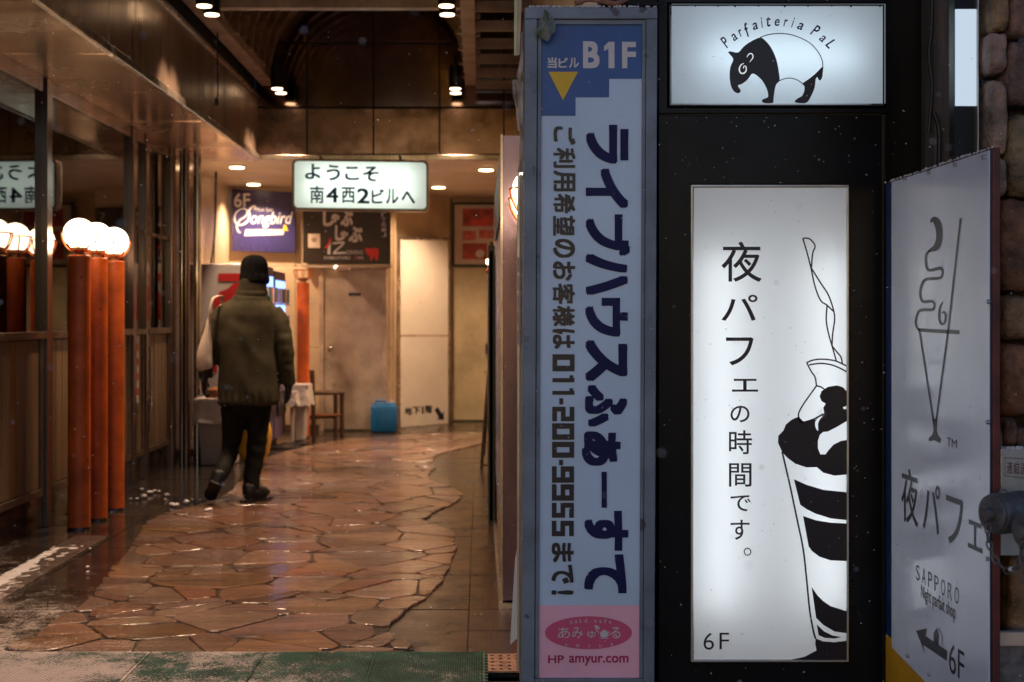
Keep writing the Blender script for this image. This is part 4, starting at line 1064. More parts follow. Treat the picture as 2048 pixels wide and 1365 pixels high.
shape([(1083.5, 1211), (1284.5, 1211), (1284.5, 1357), (1083.5, 1357)], mL2, m_pink, t)
shape(ring2(1177, 1266, 87, 33, 48), m2, m_rose, t)
for i, ch in enumerate('maid cafe'):
    if ch == ' ': continue
    u = i / 8; x = 1140 + u * 78; h_ = 5 if ch in 'ac' else 5
    yb = 1248 - 2.5 * (1 - (2 * u - 1) ** 2)
    text(ch, (x, yb - (8 if ch in 'df' else 8 if ch == 'i' else 5.5), x + (2 if ch == 'i' else 5), yb), m3, m_print_w, t)
for s_, bx in (('あ', (1116, 1255, 1140, 1277)), ('み', (1144, 1255, 1166, 1277)), ('ゅ', (1175, 1262, 1191, 1277)), ('る', (1221, 1255, 1241, 1277))): text(s_, bx, m3, m_print_w, t)
shape([(1200, 1268), (1203, 1263), (1208, 1260), (1214, 1263), (1217, 1268), (1214, 1275), (1203, 1275)], m3, m_print_w, t, smooth=3); stroke([(1198, 1266), (1194, 1262), (1191, 1258)], 2, m3, m_print_w, t); stroke([(1215, 1266), (1219, 1264), (1218, 1271), (1213, 1273)], 1.2, m3, m_print_w, t)
stroke([(1199, 1277), (1217, 1277)], 1.3, m3, m_print_w, t, smooth=0); shape([(1188, 1252), (1195, 1252), (1200, 1258), (1194, 1258)], m3, m_print_w, t, smooth=3)
for i, ch in enumerate('AMYUR'): text(ch, (1130 + i * 23, 1286.5 + (0, 2.5, 3.5, 2.5, 0)[i], 1135 + i * 23, 1293 + (0, 2.5, 3.5, 2.5, 0)[i]), m3, m_print_w, t)
text('HP', (1096, 1311, 1128, 1327), m2, m_print_m, t, bold=.018); text('amyur.com', (1138, 1312, 1257, 1332), m2, m_print_m, t, bold=.018)
# snow and wires on the sign's top, rag on its corner
bb = B()
for k in range(90):
    p = P(rnd.uniform(1052, 1312), 14, DB + rnd.uniform(.0, .06)); bb.sphere(p, rnd.uniform(.002, .006), 1)
bb.build('snow_crust', m_snow, t, kind='stuff')
t = thing('torn_rag', 'small torn dirty green rag on the upper left corner of the blue sign', 'rag', P(1092, 55, DB - .01))
bm = bmesh.new(); pts = [(1090, 16), (1101, 30), (1113, 45), (1110, 62), (1097, 84), (1082, 76), (1070, 70), (1076, 50), (1084, 34)]
c_ = bm.verts.new(P(1094, 50, DB - .045)); vv = [bm.verts.new(P(x, y, DB - .012 - rnd.uniform(0, .03))) for x, y in pts]
c2 = bm.verts.new(P(1092, 52, DB - .004))
for i in range(len(vv)): bm.faces.new((c_, vv[i], vv[(i + 1) % len(vv)])); bm.faces.new((c2, vv[(i + 1) % len(vv)], vv[i]))
bmesh.ops.subdivide_edges(bm, edges=bm.edges[:], cuts=2, use_grid_fill=True)
for v in bm.verts: v.co += Vector((mn.noise(v.co * 60), mn.noise(v.co * 55 + Vector((3, 1, 0))), mn.noise(v.co * 50 + Vector((9, 1, 4))))) * .006
b_ = B.__new__(B); b_.bm = bm; b_.build('cloth', M('dirty_rag', (.27, .27, .24), .7, ns=30, na=.5, col2=(.06, .12, .08)), t)
for k, (pp, r_, lb_, mt) in enumerate((([(1150, 8), (1180, -2), (1230, 8), (1262, -6), (1300, -10)], .010, 'copper coloured wrapped pipe lying over the top of the blue sign', m_pipe), ([(1195, 12), (1240, 4), (1290, 10), (1330, 6)], .006, 'thin brown cable along the top edge of the blue sign', m_cable))):
    o = B().tube(catmull([tuple(P(x, y, DB + .06)) for x, y in pp], 5, False), r_, 8).build('pipe' if k == 0 else 'cable', mt, loc=P(*pp[0], DB), smooth=True); tag(o, lb_, 'pipe' if k == 0 else 'cable')

# ================================================================== BLACK SIGN WALL WITH THE TWO LIGHT BOXES
DW = 4.75
t = thing('black_sign_wall', 'glossy black panelled wall that frames the two lit parfait signs', 'wall', P(1550, 1365, DW))
def holed(x0, x1, y0, y1, holes, D, dep, nm, mt):
    xs = sorted({x0, x1, *[h[0] for h in holes], *[h[1] for h in holes]}); ys = sorted({y0, y1, *[h[2] for h in holes], *[h[3] for h in holes]})
    bb = B()
    for a, b in zip(xs, xs[1:]):
        for c_, d_ in zip(ys, ys[1:]):
            if any(h[0] <= a and b <= h[1] and h[2] <= c_ and d_ <= h[3] for h in holes): continue
            bb.box(P(a, 1, D).x, P(b, 1, D).x, D, D + dep, P(1, d_, D).z, P(1, c_, D).z)
    bmesh.ops.remove_doubles(bb.bm, verts=bb.bm.verts[:], dist=1e-5); return bb.build(nm, mt, t)
TOPB = (1341, 1766, 12, 210); LOW = (1382, 1698, 370, 1325)
holed(1318, 1778, -60, 226, [(1334, 1772, 5, 217)], DW - .03, .07, 'upper_panel', m_gloss)
holed(1318, 1778, 227.5, 1500, [(1380, 1699, 368, 1327)], DW - .012, .05, 'lower_panel', m_gloss)
B().box(P(1318, 1, DW).x, P(1762, 1, DW).x, DW - .016, DW - .0125, P(1, 232, DW).z, P(1, 229, DW).z).build('seam_strip', m_joint, t)
B().box(P(1762, 1, DW).x, P(1768, 1, DW).x, DW - .022, DW - .0125, P(1, 1500, DW).z, P(1, 231, DW).z).build('edge_strip', m_black, t, bevel=.001)
for k in range(7): B().sphere(P(1353 + k * 60, 236, DW - .013), .0035, 1).build('rivet', m_alu, t)
# ---- top light box
t = thing('tapir_light_box', 'wide lit white sign box with a black and white tapir emblem and arched lettering', 'sign', P(1553, 210, DW))
x0, x1, y0, y1 = TOPB
def lb_frame(x0, x1, y0, y1, D, wd, mt, depth=.18):
    for q in ((x0 - wd, x1 + wd, y0 - wd, y0), (x0 - wd, x1 + wd, y1, y1 + wd), (x0 - wd, x0, y0, y1), (x1, x1 + wd, y0, y1)):
        B().box(P(q[0], 1, D).x, P(q[1], 1, D).x, D, D + depth, P(1, q[3], D).z, P(1, q[2], D).z).build('frame_bar', mt, t, bevel=.001)
lb_frame(x0, x1, y0, y1, DW - .032, 3.0, m_black)
B().face([(P(a_, 1, DW).x, DW - .028, P(1, b_, DW).z) for a_, b_ in ((x0, y1), (x1, y1), (x1, y0), (x0, y0))]).build('front_panel', m_diff_top, t)
B().box(P(x0, 1, DW).x, P(x1, 1, DW).x, DW + .11, DW + .12, P(1, y1, DW).z, P(1, y0, DW).z).build('back_plate', m_inner, t)
for yy in (122,): B().tube([P(x0 + 60, yy, DW + .055), P(x1 - 60, yy, DW + .055)], .012, 12).build('tube_lamp', m_tube_top, t, smooth=True)
DF = DW - .0296
zz = lambda x, y: (1320 + x / 3.4125, y / 3.4125)
mk = lambda x, y: P(*zz(x, y), DF); mk2 = lambda x, y: P(*zz(x, y), DF - .0012)
shape([(683, 258), (720, 280), (760, 330), (795, 410), (812, 500), (816, 552), (792, 580), (779, 640), (774, 690), (768, 704), (720, 706), (697, 697), (701, 680), (735, 666), (737, 640), (725, 600), (700, 555), (665, 520), (640, 505), (625, 507), (610, 528), (590, 552), (558, 575), (536, 582), (534, 594), (548, 612), (548, 630), (530, 638), (505, 625), (485, 590), (475, 530), (480, 460), (500, 405), (467, 362), (480, 352), (533, 360), (570, 320), (620, 285)], mk, m_print_k, t, smooth=3, name='tapir_front')
stroke([(683, 258), (740, 238), (820, 230), (900, 240), (980, 270), (1040, 310), (1085, 365), (1108, 420), (1111, 470)], 6.5, mk, m_print_k, t, name='tapir_back_line')
shape([(1110, 456), (1112, 490), (1105, 535), (1092, 550), (1082, 545), (1073, 528), (1062, 545), (1055, 600), (1030, 660), (1003, 700), (965, 706), (922, 699), (925, 685), (945, 670), (970, 655), (985, 620), (985, 590), (972, 572), (1010, 545), (1060, 505)], mk, m_print_k, t, smooth=3, name='tapir_rear')
stroke([(812, 554), (850, 539), (890, 535), (935, 547), (976, 574)], 6, mk, m_print_k, t, name='tapir_belly_line')
stroke([(572, 434), (552, 446), (541, 475), (552, 500), (574, 500), (588, 482), (586, 456), (572, 455), (570, 470)], [4, 7, 9, 9, 9, 8, 7, 6, 4], mk2, m_panel_glow, t, name='tapir_eye')
stroke([(592, 393), (608, 370), (628, 370), (634, 394), (612, 425)], [3, 7, 7, 7, 3], mk2, m_panel_glow, t, name='tapir_ear')
# arched lettering "Parfaiteria PaL"
cxL, cyL, rL = 803, 641, 462
arc_s = [('P', -45.6, 40, 80), ('a', -37.6, 34, 48), ('r', -31.4, 26, 48), ('f', -25.6, 34, 96), ('a', -18.6, 36, 48), ('i', -12.6, 13, 70), ('t', -7.2, 30, 66), ('e', -.4, 34, 48), ('r', 6.4, 26, 48), ('i', 12.2, 13, 70), ('a', 18.6, 38, 48),
         ('P', 31.0, 44, 80), ('a', 39.2, 34, 46), ('L', 46.6, 38, 74)]
for ch, deg, w_, h_ in arc_s:
    a = R(deg + .0); cr, sr = math.cos(a), math.sin(a)
    def mm(u, v, a=a, cr=cr, sr=sr, w_=w_):
        xx, yy = u - w_ / 2, v            # v up from the baseline
        px_ = cxL + rL * math.sin(a) + xx * cr + yy * sr; py_ = cyL - rL * math.cos(a) + xx * sr - yy * cr
        return P(*zz(px_, py_), DF)
    lowd = -26 if ch == 'f' else 0
    text(ch, (0, lowd, w_, h_ + lowd), lambda u, v, mm=mm, lowd=lowd, h_=h_: mm(u, (2 * lowd + h_) - v), m_print_n, t, bold=.012, shear=.22)
for k in range(9): B().sphere(P(1380 + k * 47 + rnd.uniform(-12, 12), 13, DW - .034), rnd.uniform(.002, .004), 1).build('water_drop', m_cable, t)
# ---- tall light box
t = thing('parfait_light_box', 'tall lit white sign box with vertical Japanese text and half a drawn parfait glass', 'sign', P(1540, 1325, DW))
x0, x1, y0, y1 = 1386, 1694, 374, 1321
lb_frame(x0, x1, y0, y1, DW - .030, 4.0, m_alu, .20)
B().face([(P(a_, 1, DW).x, DW - .020, P(1, b_, DW).z) for a_, b_ in ((x0, y1), (x1, y1), (x1, y0), (x0, y0))]).build('front_panel', m_diff, t)
B().box(P(x0, 1, DW).x, P(x1, 1, DW).x, DW + .10, DW + .11, P(1, y1, DW).z, P(1, y0, DW).z).build('back_plate', m_inner, t)
for xx in (1432, 1648): B().tube([P(xx, 510, DW + .062), P(xx, 1215, DW + .062)], .013, 12).build('tube_lamp', m_fluo, t, smooth=True)
B().box(P(x0, 1, DW).x, P(x1, 1, DW).x, DW - .024, DW - .0205, P(1, 377, DW).z, P(1, 374, DW).z).build('glazing_bead', m_bin, t)
DF = DW - .0212
mk = lambda x, y: P(x, y, DF); mk2 = lambda x, y: P(x, y, DF - .0012)
for s_, bx in (('夜', (1443, 484, 1523, 564)), ('パ', (1443, 590, 1515, 642)), ('フ', (1452, 675, 1507, 731)), ('ェ', (1464, 758, 1516, 784)), ('の', (1461, 812, 1499, 845)), ('時', (1458, 861, 1504, 909)), ('間', (1458, 927, 1503, 974)),
               ('で', (1461, 991, 1501, 1023)), ('す', (1461, 1040, 1499, 1080))): text(s_, bx, mk, m_print_k, t, bold=.006)
stroke(ring2(1495, 1104, 6.6, 7, 20), 2.2, mk, m_print_k, t, smooth=0, closed=True, name='full_stop')
text('6', (1407, 1266, 1428, 1300), mk, m_print_k, t, bold=-.005); text('F', (1439, 1266, 1458, 1299), mk, m_print_k, t, bold=-.005)
A = lambda l: [(1370 + x / 2.73, 350 + y / 2.73) for x, y in l]; Z = lambda l: [(1370 + x / 2.677, 830 + y / 2.677) for x, y in l]
XR = 1693.5
for l in ([(643, 347), (680, 350), (710, 388), (697, 430), (690, 510)], [(643, 347), (665, 420), (688, 510), (710, 610), (740, 685), (775, 712), (812, 747)], [(690, 510), (740, 590), (782, 655), (810, 735), (817, 790), (806, 870), (803, 935)],
          [(776, 712), (771, 790), (782, 860), (803, 935), (826, 1016)], [(803, 935), (830, 968), (852, 997), (859, 1031)], [(663, 1027), (700, 1012), (750, 1007), (820, 1016), (882, 1044)], [(677, 1038), (740, 1030), (800, 1038), (850, 1058), (882, 1076)],
          [(665, 1027), (690, 1075), (710, 1105), (718, 1152)], [(718, 1152), (680, 1205), (645, 1255), (620, 1305), (627, 1340), (640, 1352), (700, 1335), (755, 1305)], [(718, 1152), (745, 1160), (768, 1178)]):
    stroke(A(l), 3.0, mk, m_print_k, t, name='parfait_line')
shape(A([(735, 1210), (745, 1182), (780, 1158), (830, 1150), (862, 1160), (882, 1182), (882, 1262), (862, 1270), (870, 1290), (882, 1300), (882, 1400), (760, 1400), (730, 1360), (745, 1330), (760, 1300), (755, 1272), (768, 1250), (745, 1236)]), mk2, m_print_k, t, name='berry')
big_ = Z([(498, 150), (500, 112), (527, 85), (540, 52), (572, 26), (608, 10), (640, 42), (700, 24), (748, -6), (770, -30), (866, -30), (866, 320), (800, 326), (740, 310), (705, 280), (650, 282), (590, 262), (550, 232), (520, 200)])
shape(big_, mk, m_print_k, t, name='cream_blob')
shape(Z([(722, 108), (740, 92), (765, 90), (812, 66), (866, 34), (866, 135), (835, 140), (795, 160), (768, 190), (752, 212), (725, 212), (712, 180), (712, 140)]), lambda x, y: P(x, y, DF - .0024), m_panel_glow, t, name='cream_highlight')
shape(Z([(740, 4), (712, 18), (697, 40), (700, 70), (713, 86), (712, 50), (722, 25)]), lambda x, y: P(x, y, DF - .0024), m_panel_glow, t, smooth=2, name='cream_highlight')
for l in ([(583, 345), (650, 375), (740, 402), (866, 415), (866, 564), (780, 555), (700, 530), (650, 505), (617, 482)], [(632, 542), (700, 565), (780, 578), (866, 582), (866, 783), (780, 780), (720, 760), (680, 730), (662, 705)],
          [(678, 922), (710, 968), (740, 998), (780, 1025), (866, 1052), (866, 1170), (800, 1160), (740, 1125), (702, 1088)], [(705, 1122), (745, 1160), (790, 1182), (838, 1190), (800, 1198), (750, 1195), (715, 1180)]):
    shape(Z(l), mk, m_print_k, t, name='parfait_layer')
shape(Z([(700, 1198), (740, 1213), (800, 1218), (866, 1210), (866, 1313), (560, 1313), (640, 1296), (704, 1262), (697, 1225)]), mk, m_print_k, t, name='parfait_base')
stroke(Z([(520, 198), (560, 370), (598, 550), (632, 715), (650, 870), (668, 1050), (688, 1160), (700, 1200)]), 3.6, mk, m_print_k, t, name='glass_line')
# ---- things right of the sign wall
t = thing('grey_timber_post', 'weathered grey timber post with wires beside the painted reflection strip', 'post', P(1890, 600, 4.72))
B().box(P(1868, 1, 4.72).x, P(1909, 1, 4.72).x, 4.72, 4.86, 0, 3.0).build('timber', m_strip, t, bevel=.006)
cable('black wire hanging down the left side of the grey timber post', [P(1864, -20, 4.70), P(1863, 60, 4.70), P(1858, 110, 4.70), P(1864, 170, 4.70), P(1860, 235, 4.70), P(1858, 265, 4.70)], .006)
cable('thin black wire looping by the grey timber post behind the white poster board', [P(1868, 225, 4.69), P(1878, 260, 4.69), P(1878, 320, 4.69), P(1872, 400, 4.69)], .008)
t = thing('mirror_strip_panel', 'narrow dark panel with the mirrored top light box painted as a glowing strip', 'sign', P(1932, 210, 3.95))
B().box(P(1910, 1, 3.95).x, P(1953, 1, 3.95).x, 3.955, 4.0, 1.702, 2.6).build('casing', m_gloss, t)
B().box(P(1911, 1, 3.95).x, P(1952, 1, 3.95).x, 3.948, 3.954, P(1, 212, 3.95).z, P(1, 19, 3.95).z).build('painted_reflection', emission('cool_reflection_glow', (.66, .80, .95), .62), t)  # glowing strip painted in for the top light box's reflection
B().box(P(1952.5, 1, 3.95).x, P(1955, 1, 3.95).x, 3.94, 4.0, 1.702, 2.6).build('edge_trim', m_alu, t)

# ================================================================== WHITE POSTER BOARD (turned edge-on to the passage)
XB = 1.33
t = thing('parfait_poster_board', 'white poster board set at right angles, with a line drawn parfait glass and an arrow', 'sign', (XB, 4.2, .2))
D_l, D_r = 4.66, 3.70
za, zb = .0, 1.70
bb = B(); bb.box(XB + .004, XB + .024, D_r, D_l, .0, 1.695); bb.build('core', m_maroon, t, bevel=.002)
B().box(XB + .001, XB + .0035, D_r + .004, D_l, .0, 1.69).build('under_print', m_navy_film, t)
B().box(XB - .0005, XB + .0008, D_r + .004, D_l, .0, .215).build('orange_print', M('orange_print', (.75, .33, .01), .4), t)
zA = lambda D: 1.685 + .0 * D
bb = B(); bb.prism([(XB - .003, D_r + .006, .13), (XB - .003, D_l - .075, .19), (XB - .003, D_l - .075, 1.688), (XB - .003, D_r + .006, 1.688)], [(XB - .001, D_r + .006, .13), (XB - .001, D_l - .075, .19), (XB - .001, D_l - .075, 1.688), (XB - .001, D_r + .006, 1.688)]); bb.build('white_sheet', m_board_w, t)
mb = lambda x, y: PX(x, y, XB - .0042)
for (x, y) in ((1811, 357), (1858, 345), (1911, 330), (1969, 315), (1977, 604), (1977, 845), (1975, 1118), (1976, 845), (1816, 1312), (1860, 1349)):
    p = PX(x, y, XB - .006); B().tube([p + Vector((.003, 0, 0)), p - Vector((.006, 0, 0))], .006, 10).build('screw', m_alu, t, smooth=True)
bb = B()
for k in range(160): bb.sphere((XB + rnd.uniform(-.004, .022), rnd.uniform(D_r, D_l), 1.695), rnd.uniform(.002, .0055), 1)
bb.build('snow_crust', m_snow, t, kind='stuff')
stroke([(1861, 446), (1865, 440), (1871, 441), (1877, 455), (1878, 478), (1872, 495), (1863, 500), (1856, 504)], [2, 8, 13, 13, 12, 12, 8, 4], mb, m_board_art, t, name='swirl_line')
stroke([(1860, 502), (1853, 508), (1851, 522), (1854, 537), (1861, 541), (1880, 537), (1885, 543), (1883, 553), (1876, 557), (1853, 559), (1844, 568), (1840, 585), (1842, 598), (1848, 604), (1862, 603), (1868, 607), (1868, 616), (1862, 620), (1841, 621), (1834, 630), (1831, 645), (1834, 656), (1840, 662)],
       [4, 4, 4, 5, 6, 7, 4, 4, 6, 6, 5, 4, 5, 6, 6, 4, 4, 6, 6, 4, 4, 4, 4], mb, m_board_art, t, name='swirl_line')
stroke([(1836, 660), (1870, 662.5), (1919, 665)], [7, 7.5, 8], mb, m_board_art, t, smooth=0, name='bar_line')
stroke([(1921, 437), (1907, 560), (1896, 660), (1884, 750), (1872, 842)], [3.6, 3.6, 3.4, 3.2, 3], mb, m_board_art, t, name='glass_line')
stroke([(1839, 664), (1850, 735), (1860, 800), (1867, 845)], 3.4, mb, m_board_art, t, name='glass_line')
shape([(1865, 838), (1874, 838), (1873, 862), (1876, 872), (1882, 878), (1880, 887), (1869, 881), (1858, 883), (1857, 877), (1864, 870), (1867, 862)], mb, m_board_art, t, name='glass_foot')
stroke([(1886, 604), (1880, 615), (1878, 635), (1882, 648), (1889, 646), (1891, 632), (1888, 624), (1884, 628)], [2, 4, 4.5, 4.5, 4, 4, 3, 2], mb, m_board_art, t, name='swirl_line')
bx = lambda D, z: (XB - .0042, D, z)
def btext(s, Da, Db, z0, z1, **k): text(s, (0, 0, 1, 1), lambda u, v: Vector((XB - .0042, Da + (Db - Da) * u, z1 + (z0 - z1) * v)), m_board_art, t, toward=(-1, 0, 0), **k)
btext('TM', 4.04, 3.955, PX(1904, 894, XB).z, PX(1904, 877, XB).z)
btext('夜', 4.475, 4.305, .615, .785, bold=.005); btext('パ', 4.26, 4.10, .622, .765, bold=.004); btext('フ', 4.045, 3.905, .615, .75, bold=.004); btext('ェ', 3.865, 3.755, .628, .705, bold=.004)
for i, ch in enumerate('SAPPORO'):
    Da = 4.325 - i * .0585; btext(ch, Da, Da - .036, .456, .502, bold=-.006)
btext('Night parfait shop', 4.275, 3.965, .398, .450, bold=.004)
shape([(1832, 1262), (1854, 1257), (1851, 1272), (1894, 1302), (1893, 1322), (1846, 1290), (1850, 1308)], mb, m_board_art, t, name='arrow')
stroke([(1868, 1285), (1868, 1268), (1874, 1258), (1880, 1262), (1884, 1275), (1884, 1290)], 1.2, mb, m_board_art, t, name='small_tapir')
shape([(1868, 1285), (1869, 1266), (1874, 1258), (1878, 1272), (1876, 1292), (1872, 1290)], mb, m_board_art, t, name='small_tapir')
btext('6F', 4.02, 3.895, .252, .335, bold=-.004)

# ================================================================== STONE WALL
DS = 3.92
t = thing('stone_wall', 'wall of long rounded brown rocks at the right picture edge', 'wall', P(2010, 700, DS))
B().box(1.47, 2.3, DS + .05, DS + .25, 0, 3.1).build('mortar', M('wall_mortar', (.035, .025, .028), .8, bs=.4), t)
def rock(x0, y0, x1, y1, seed):
    a = P(x0, y0, DS); b = P(x1, y1, DS); c_ = (a + b) / 2; sx, sz = abs(b.x - a.x) / 2, abs(a.z - b.z) / 2
    bb = B(); bmesh.ops.create_cube(bb.bm, size=2); bmesh.ops.subdivide_edges(bb.bm, edges=bb.bm.edges[:], cuts=9, use_grid_fill=True)
    for v in bb.bm.verts:
        p = v.co; q = p.normalized() * p.length ** .0
        m_ = max(abs(p.x), abs(p.y), abs(p.z)); s_ = (abs(p.x) ** 5 + abs(p.y) ** 5 + abs(p.z) ** 5) ** .2
        d = p / s_ * m_
        w_ = Vector((d.x * sx, d.y * .085, d.z * sz))
        w_ *= 1 + .10 * mn.noise(w_ * 9 + Vector((seed * 3.1, 0, 0))) + .09 * abs(mn.noise(w_ * 20 + Vector((0, seed * 7.7, 0)))) + .035 * mn.noise(w_ * 60)
        v.co = w_ + c_ + Vector((0, .04, 0))
    bb.build('rock', m_rock, t, smooth=True)
rk = [(1974, -60, 2010, 64), (2011, -60, 2052, 80), (1969, 68, 2006, 149), (2007, 88, 2056, 216), (1972, 164, 2006, 310), (2007, 228, 2062, 396), (1990, 400, 2056, 580), (1999, 592, 2060, 677), (1995, 687, 2056, 830),
      (1998, 836, 2026, 892), (2024, 856, 2060, 900), (2006, 1104, 2052, 1285), (1975, 318, 2004, 395), (1975, 400, 1988, 560), (1975, 840, 1996, 1000)]
for i, r_ in enumerate(rk): rock(*r_, i)
yy = -60; i = 20
while yy < 1290:
    h_ = rnd.uniform(90, 190); xx = 2058
    while xx < 2320:
        w_ = rnd.uniform(45, 90); rock(xx, yy, xx + w_ - 4, yy + h_ - 6, i); xx += w_; i += 1
    yy += h_
B().box(P(1985, 1, 3.8).x, 2.3, 3.80, 3.97, .0, P(1, 1286, 3.8).z).build('plinth', M('granite_plinth', (.16, .15, .16), .5, ns=30, na=.3), t)
B().box(P(1983, 1, 3.8).x, 2.3, 3.78, 3.81, P(1, 1290, 3.8).z, P(1, 1262, 3.8).z).build('plinth_cap', m_canvas, t, bevel=.004)
# ---- fire hydrant connection
DP = 3.74
t = thing('siamese_connection', 'cast iron twin hose connection with chained caps on a stainless plate', 'hydrant', P(2020, 1020, DP))
B().box(P(2001, 1, DP).x, P(2130, 1, DP).x, DP, DP + .06, P(1, 1112, DP).z, P(1, 897, DP).z).build('back_plate', m_plate, t, bevel=.002)
mp = lambda x, y: P(x, y, DP - .0015)
bb = B()
stroke([(2010, 916), (2090, 921), (2090, 961), (2010, 952)], 1.4, mp, m_maroon, t, smooth=0, closed=True, name='label_border')
for k, ch in enumerate('連結送水口'): text(ch, (2014 + k * 13.5, 924 + k * .8, 2025.5 + k * 13.5, 948 + k * .8), mp, m_maroon, t)
bb = B()
for k in range(60): bb.sphere(P(rnd.uniform(2001, 2100), 897, DP + rnd.uniform(.0, .05)), rnd.uniform(.003, .007), 1)
bb.build('snow_crust', m_snow, t, kind='stuff')
def outlet(c, ax, r, nm_first):
    ax = Vector(ax).normalized(); c = Vector(c)
    def st(a, b, r_, nm, mt=m_cast, bev=.004, pr=None): return B().tube([c + ax * a, c + ax * b], r_, 36).build(nm, mt, pr or t, bevel=bev, smooth=True)
    st(-.17, -.075, r * .80, 'neck'); st(-.10, -.072, r * 1.05, 'flange'); cp_ = st(-.070, 0, r, 'cap'); st(-.002, .010, r * .93, 'cap_face', pr=cp_)
    st(.010, .034, r * .34, 'stud', pr=cp_)
    for k in range(2):
        a = R(90 * k); u = ax.cross(Vector((0, 0, 1))).normalized(); v = Vector((0, 0, 1))
        p = c + ax * -.03 + (u * math.cos(a) + v * math.sin(a)) * r
        B().sphere(p, .010, 2).build('lug', m_cast, cp_, smooth=True)
    return c + ax * .028
e1 = outlet(P(1988, 1028, 3.58), (-.93, -.37, 0), .052, 1)
e2 = outlet(P(2058, 1062, 3.42), (-.90, -.44, 0), .050, 2)
def chain(pts):
    C = [Vector(p) for p in catmull(pts, 16, False)]; step = .019; acc = 0; last = C[0]; k = 0
    for a, b in zip(C, C[1:]):
        acc += (b - a).length
        if acc >= step:
            acc = 0; tdir = (b - a).normalized(); ctr = b
            s_ = Vector((0, 1, 0)) if k % 2 else tdir.cross(Vector((0, 1, 0))).normalized()
            s_ = (s_ - tdir * s_.dot(tdir)).normalized(); k += 1
            ring = [ctr + tdir * .0125 * math.cos(q) + s_ * .0072 * math.sin(q) for q in [2 * math.pi * i / 14 for i in range(14)]]
            B().tube(ring, .0023, 6, closed=True).build('chain_link', m_cast, t, smooth=True)
chain([tuple(P(1977, 1040, 3.53)), tuple(P(1976, 1075, 3.53)), tuple(P(1988, 1115, 3.52)), tuple(P(2008, 1138, 3.5)), tuple(P(2022, 1143, 3.5)), tuple(P(2038, 1128, 3.45)), tuple(P(2046, 1090, 3.42))])
chain([tuple(P(2041, 1105, 3.43)), tuple(P(2047, 1135, 3.42)), tuple(P(2045, 1165, 3.42))])
B().sphere(P(2024, 1139, 3.49), .008, 2, (1.3, 1, .8)).build('snow_bit', m_snow, t, smooth=True)

# ================================================================== THE WALKING PERSON
DPn = 9.62; K_ = DPn / F
def W(x, y, dy=0.0): return Vector(((x - CX) * K_, DPn + dy, HC - (y - CY) * K_))
person = thing('person', 'person seen from behind walking in, olive padded coat, black knit hat, dark trousers', 'person', (W(495, 1000).x, DPn, 0))
fw = Vector((.12, 1, 0)).normalized()
def tb(bb, pts, rs, seg=18): return bb.tube([tuple(p) for p in pts], rs, seg)
# body: one continuous figure under the clothes
bb = B()
bb.loft([(W(507, 566), .055, .06, 1), (W(507, 590), .058, .062, 1), (W(502, 606), .12, .085, .9), (W(498, 625), .150, .10, .9), (W(497, 660), .160, .11, .85), (W(497, 710), .155, .11, .9), (W(495, 760), .14, .10, .9), (W(493, 800), .130, .095, .9), (W(492, 818), .11, .085, .9)])
bb.sphere(W(508, 545, .02), .098, 3, (.86, 1.02, 1.15)); bb.sphere(W(509, 562, .075), .05, 2)
bb.sphere(W(509, 552, .135), .017, 2); bb.sphere(W(484, 552, .03), .026, 2, (.4, .7, 1.1)); bb.sphere(W(532, 552, .03), .026, 2, (.4, .7, 1.1))
LA = [W(458, 626), W(430, 668, -.015), W(417, 705, -.03), W(411, 749, -.03)]; RA = [W(538, 626), W(562, 672), W(572, 708, .01), W(575, 765, .05)]
for A_ in (LA, RA): tb(bb, A_, [.045, .040, .036, .028])
def hand(bb, w_, dirv, side, s=1.0):
    """palm, four curled fingers and a thumb"""
    d = dirv.normalized(); sd = side.normalized(); f_ = d.cross(sd).normalized()
    tb(bb, [w_, w_ + d * .035, w_ + d * .080, w_ + d * .095], [(.026 * s, .030 * s), (.020 * s, .040 * s), (.017 * s, .042 * s), (.012 * s, .036 * s)], 14)
    for i, (o_, L_) in enumerate(((-.030, .062), (-.010, .072), (.010, .070), (.029, .055))):
        b0 = w_ + d * .080 + fw * o_; cu = sd * (.55 + .1 * i)
        p = [b0, b0 + d * L_ * .45, b0 + d * L_ * .78 + cu * L_ * .28, b0 + d * L_ * .9 + cu * L_ * .6]
        tb(bb, p, [.0105 * s, .010 * s, .009 * s, .0075 * s], 10)
    b0 = w_ + d * .028 + fw * .030; tb(bb, [b0, b0 + d * .028 + fw * .022, b0 + d * .058 + fw * .020 + sd * .012], [.012 * s, .011 * s, .009 * s], 10)
hL = (W(410, 750, -.03), Vector((.03, .05, -1)), Vector((1, .2, 0))); hR = (W(575, 766, .05), Vector((-.02, .10, -1)), Vector((-1, .1, 0)))
hand(bb, *hL); hand(bb, *hR)
LL = [W(474, 812, .0), W(466, 860, .025), W(462, 890, .02), W(449, 950, -.16)]; RL = [W(514, 812), W(514, 870, .03), W(508, 930, .02), W(501, 988, -.02)]
for A_ in (LL, RL): tb(bb, A_, [.060, .045, .035, .028])
tb(bb, [W(447, 950, -.17), W(442, 962, -.17)], [.028, .022]); tb(bb, [W(501, 985, -.03), W(503, 1001, .02), W(520, 1003, .14)], [.036, .034, .022])
body = bb.build('body', m_skin, person, smooth=True); remesh(body, .010, 3)
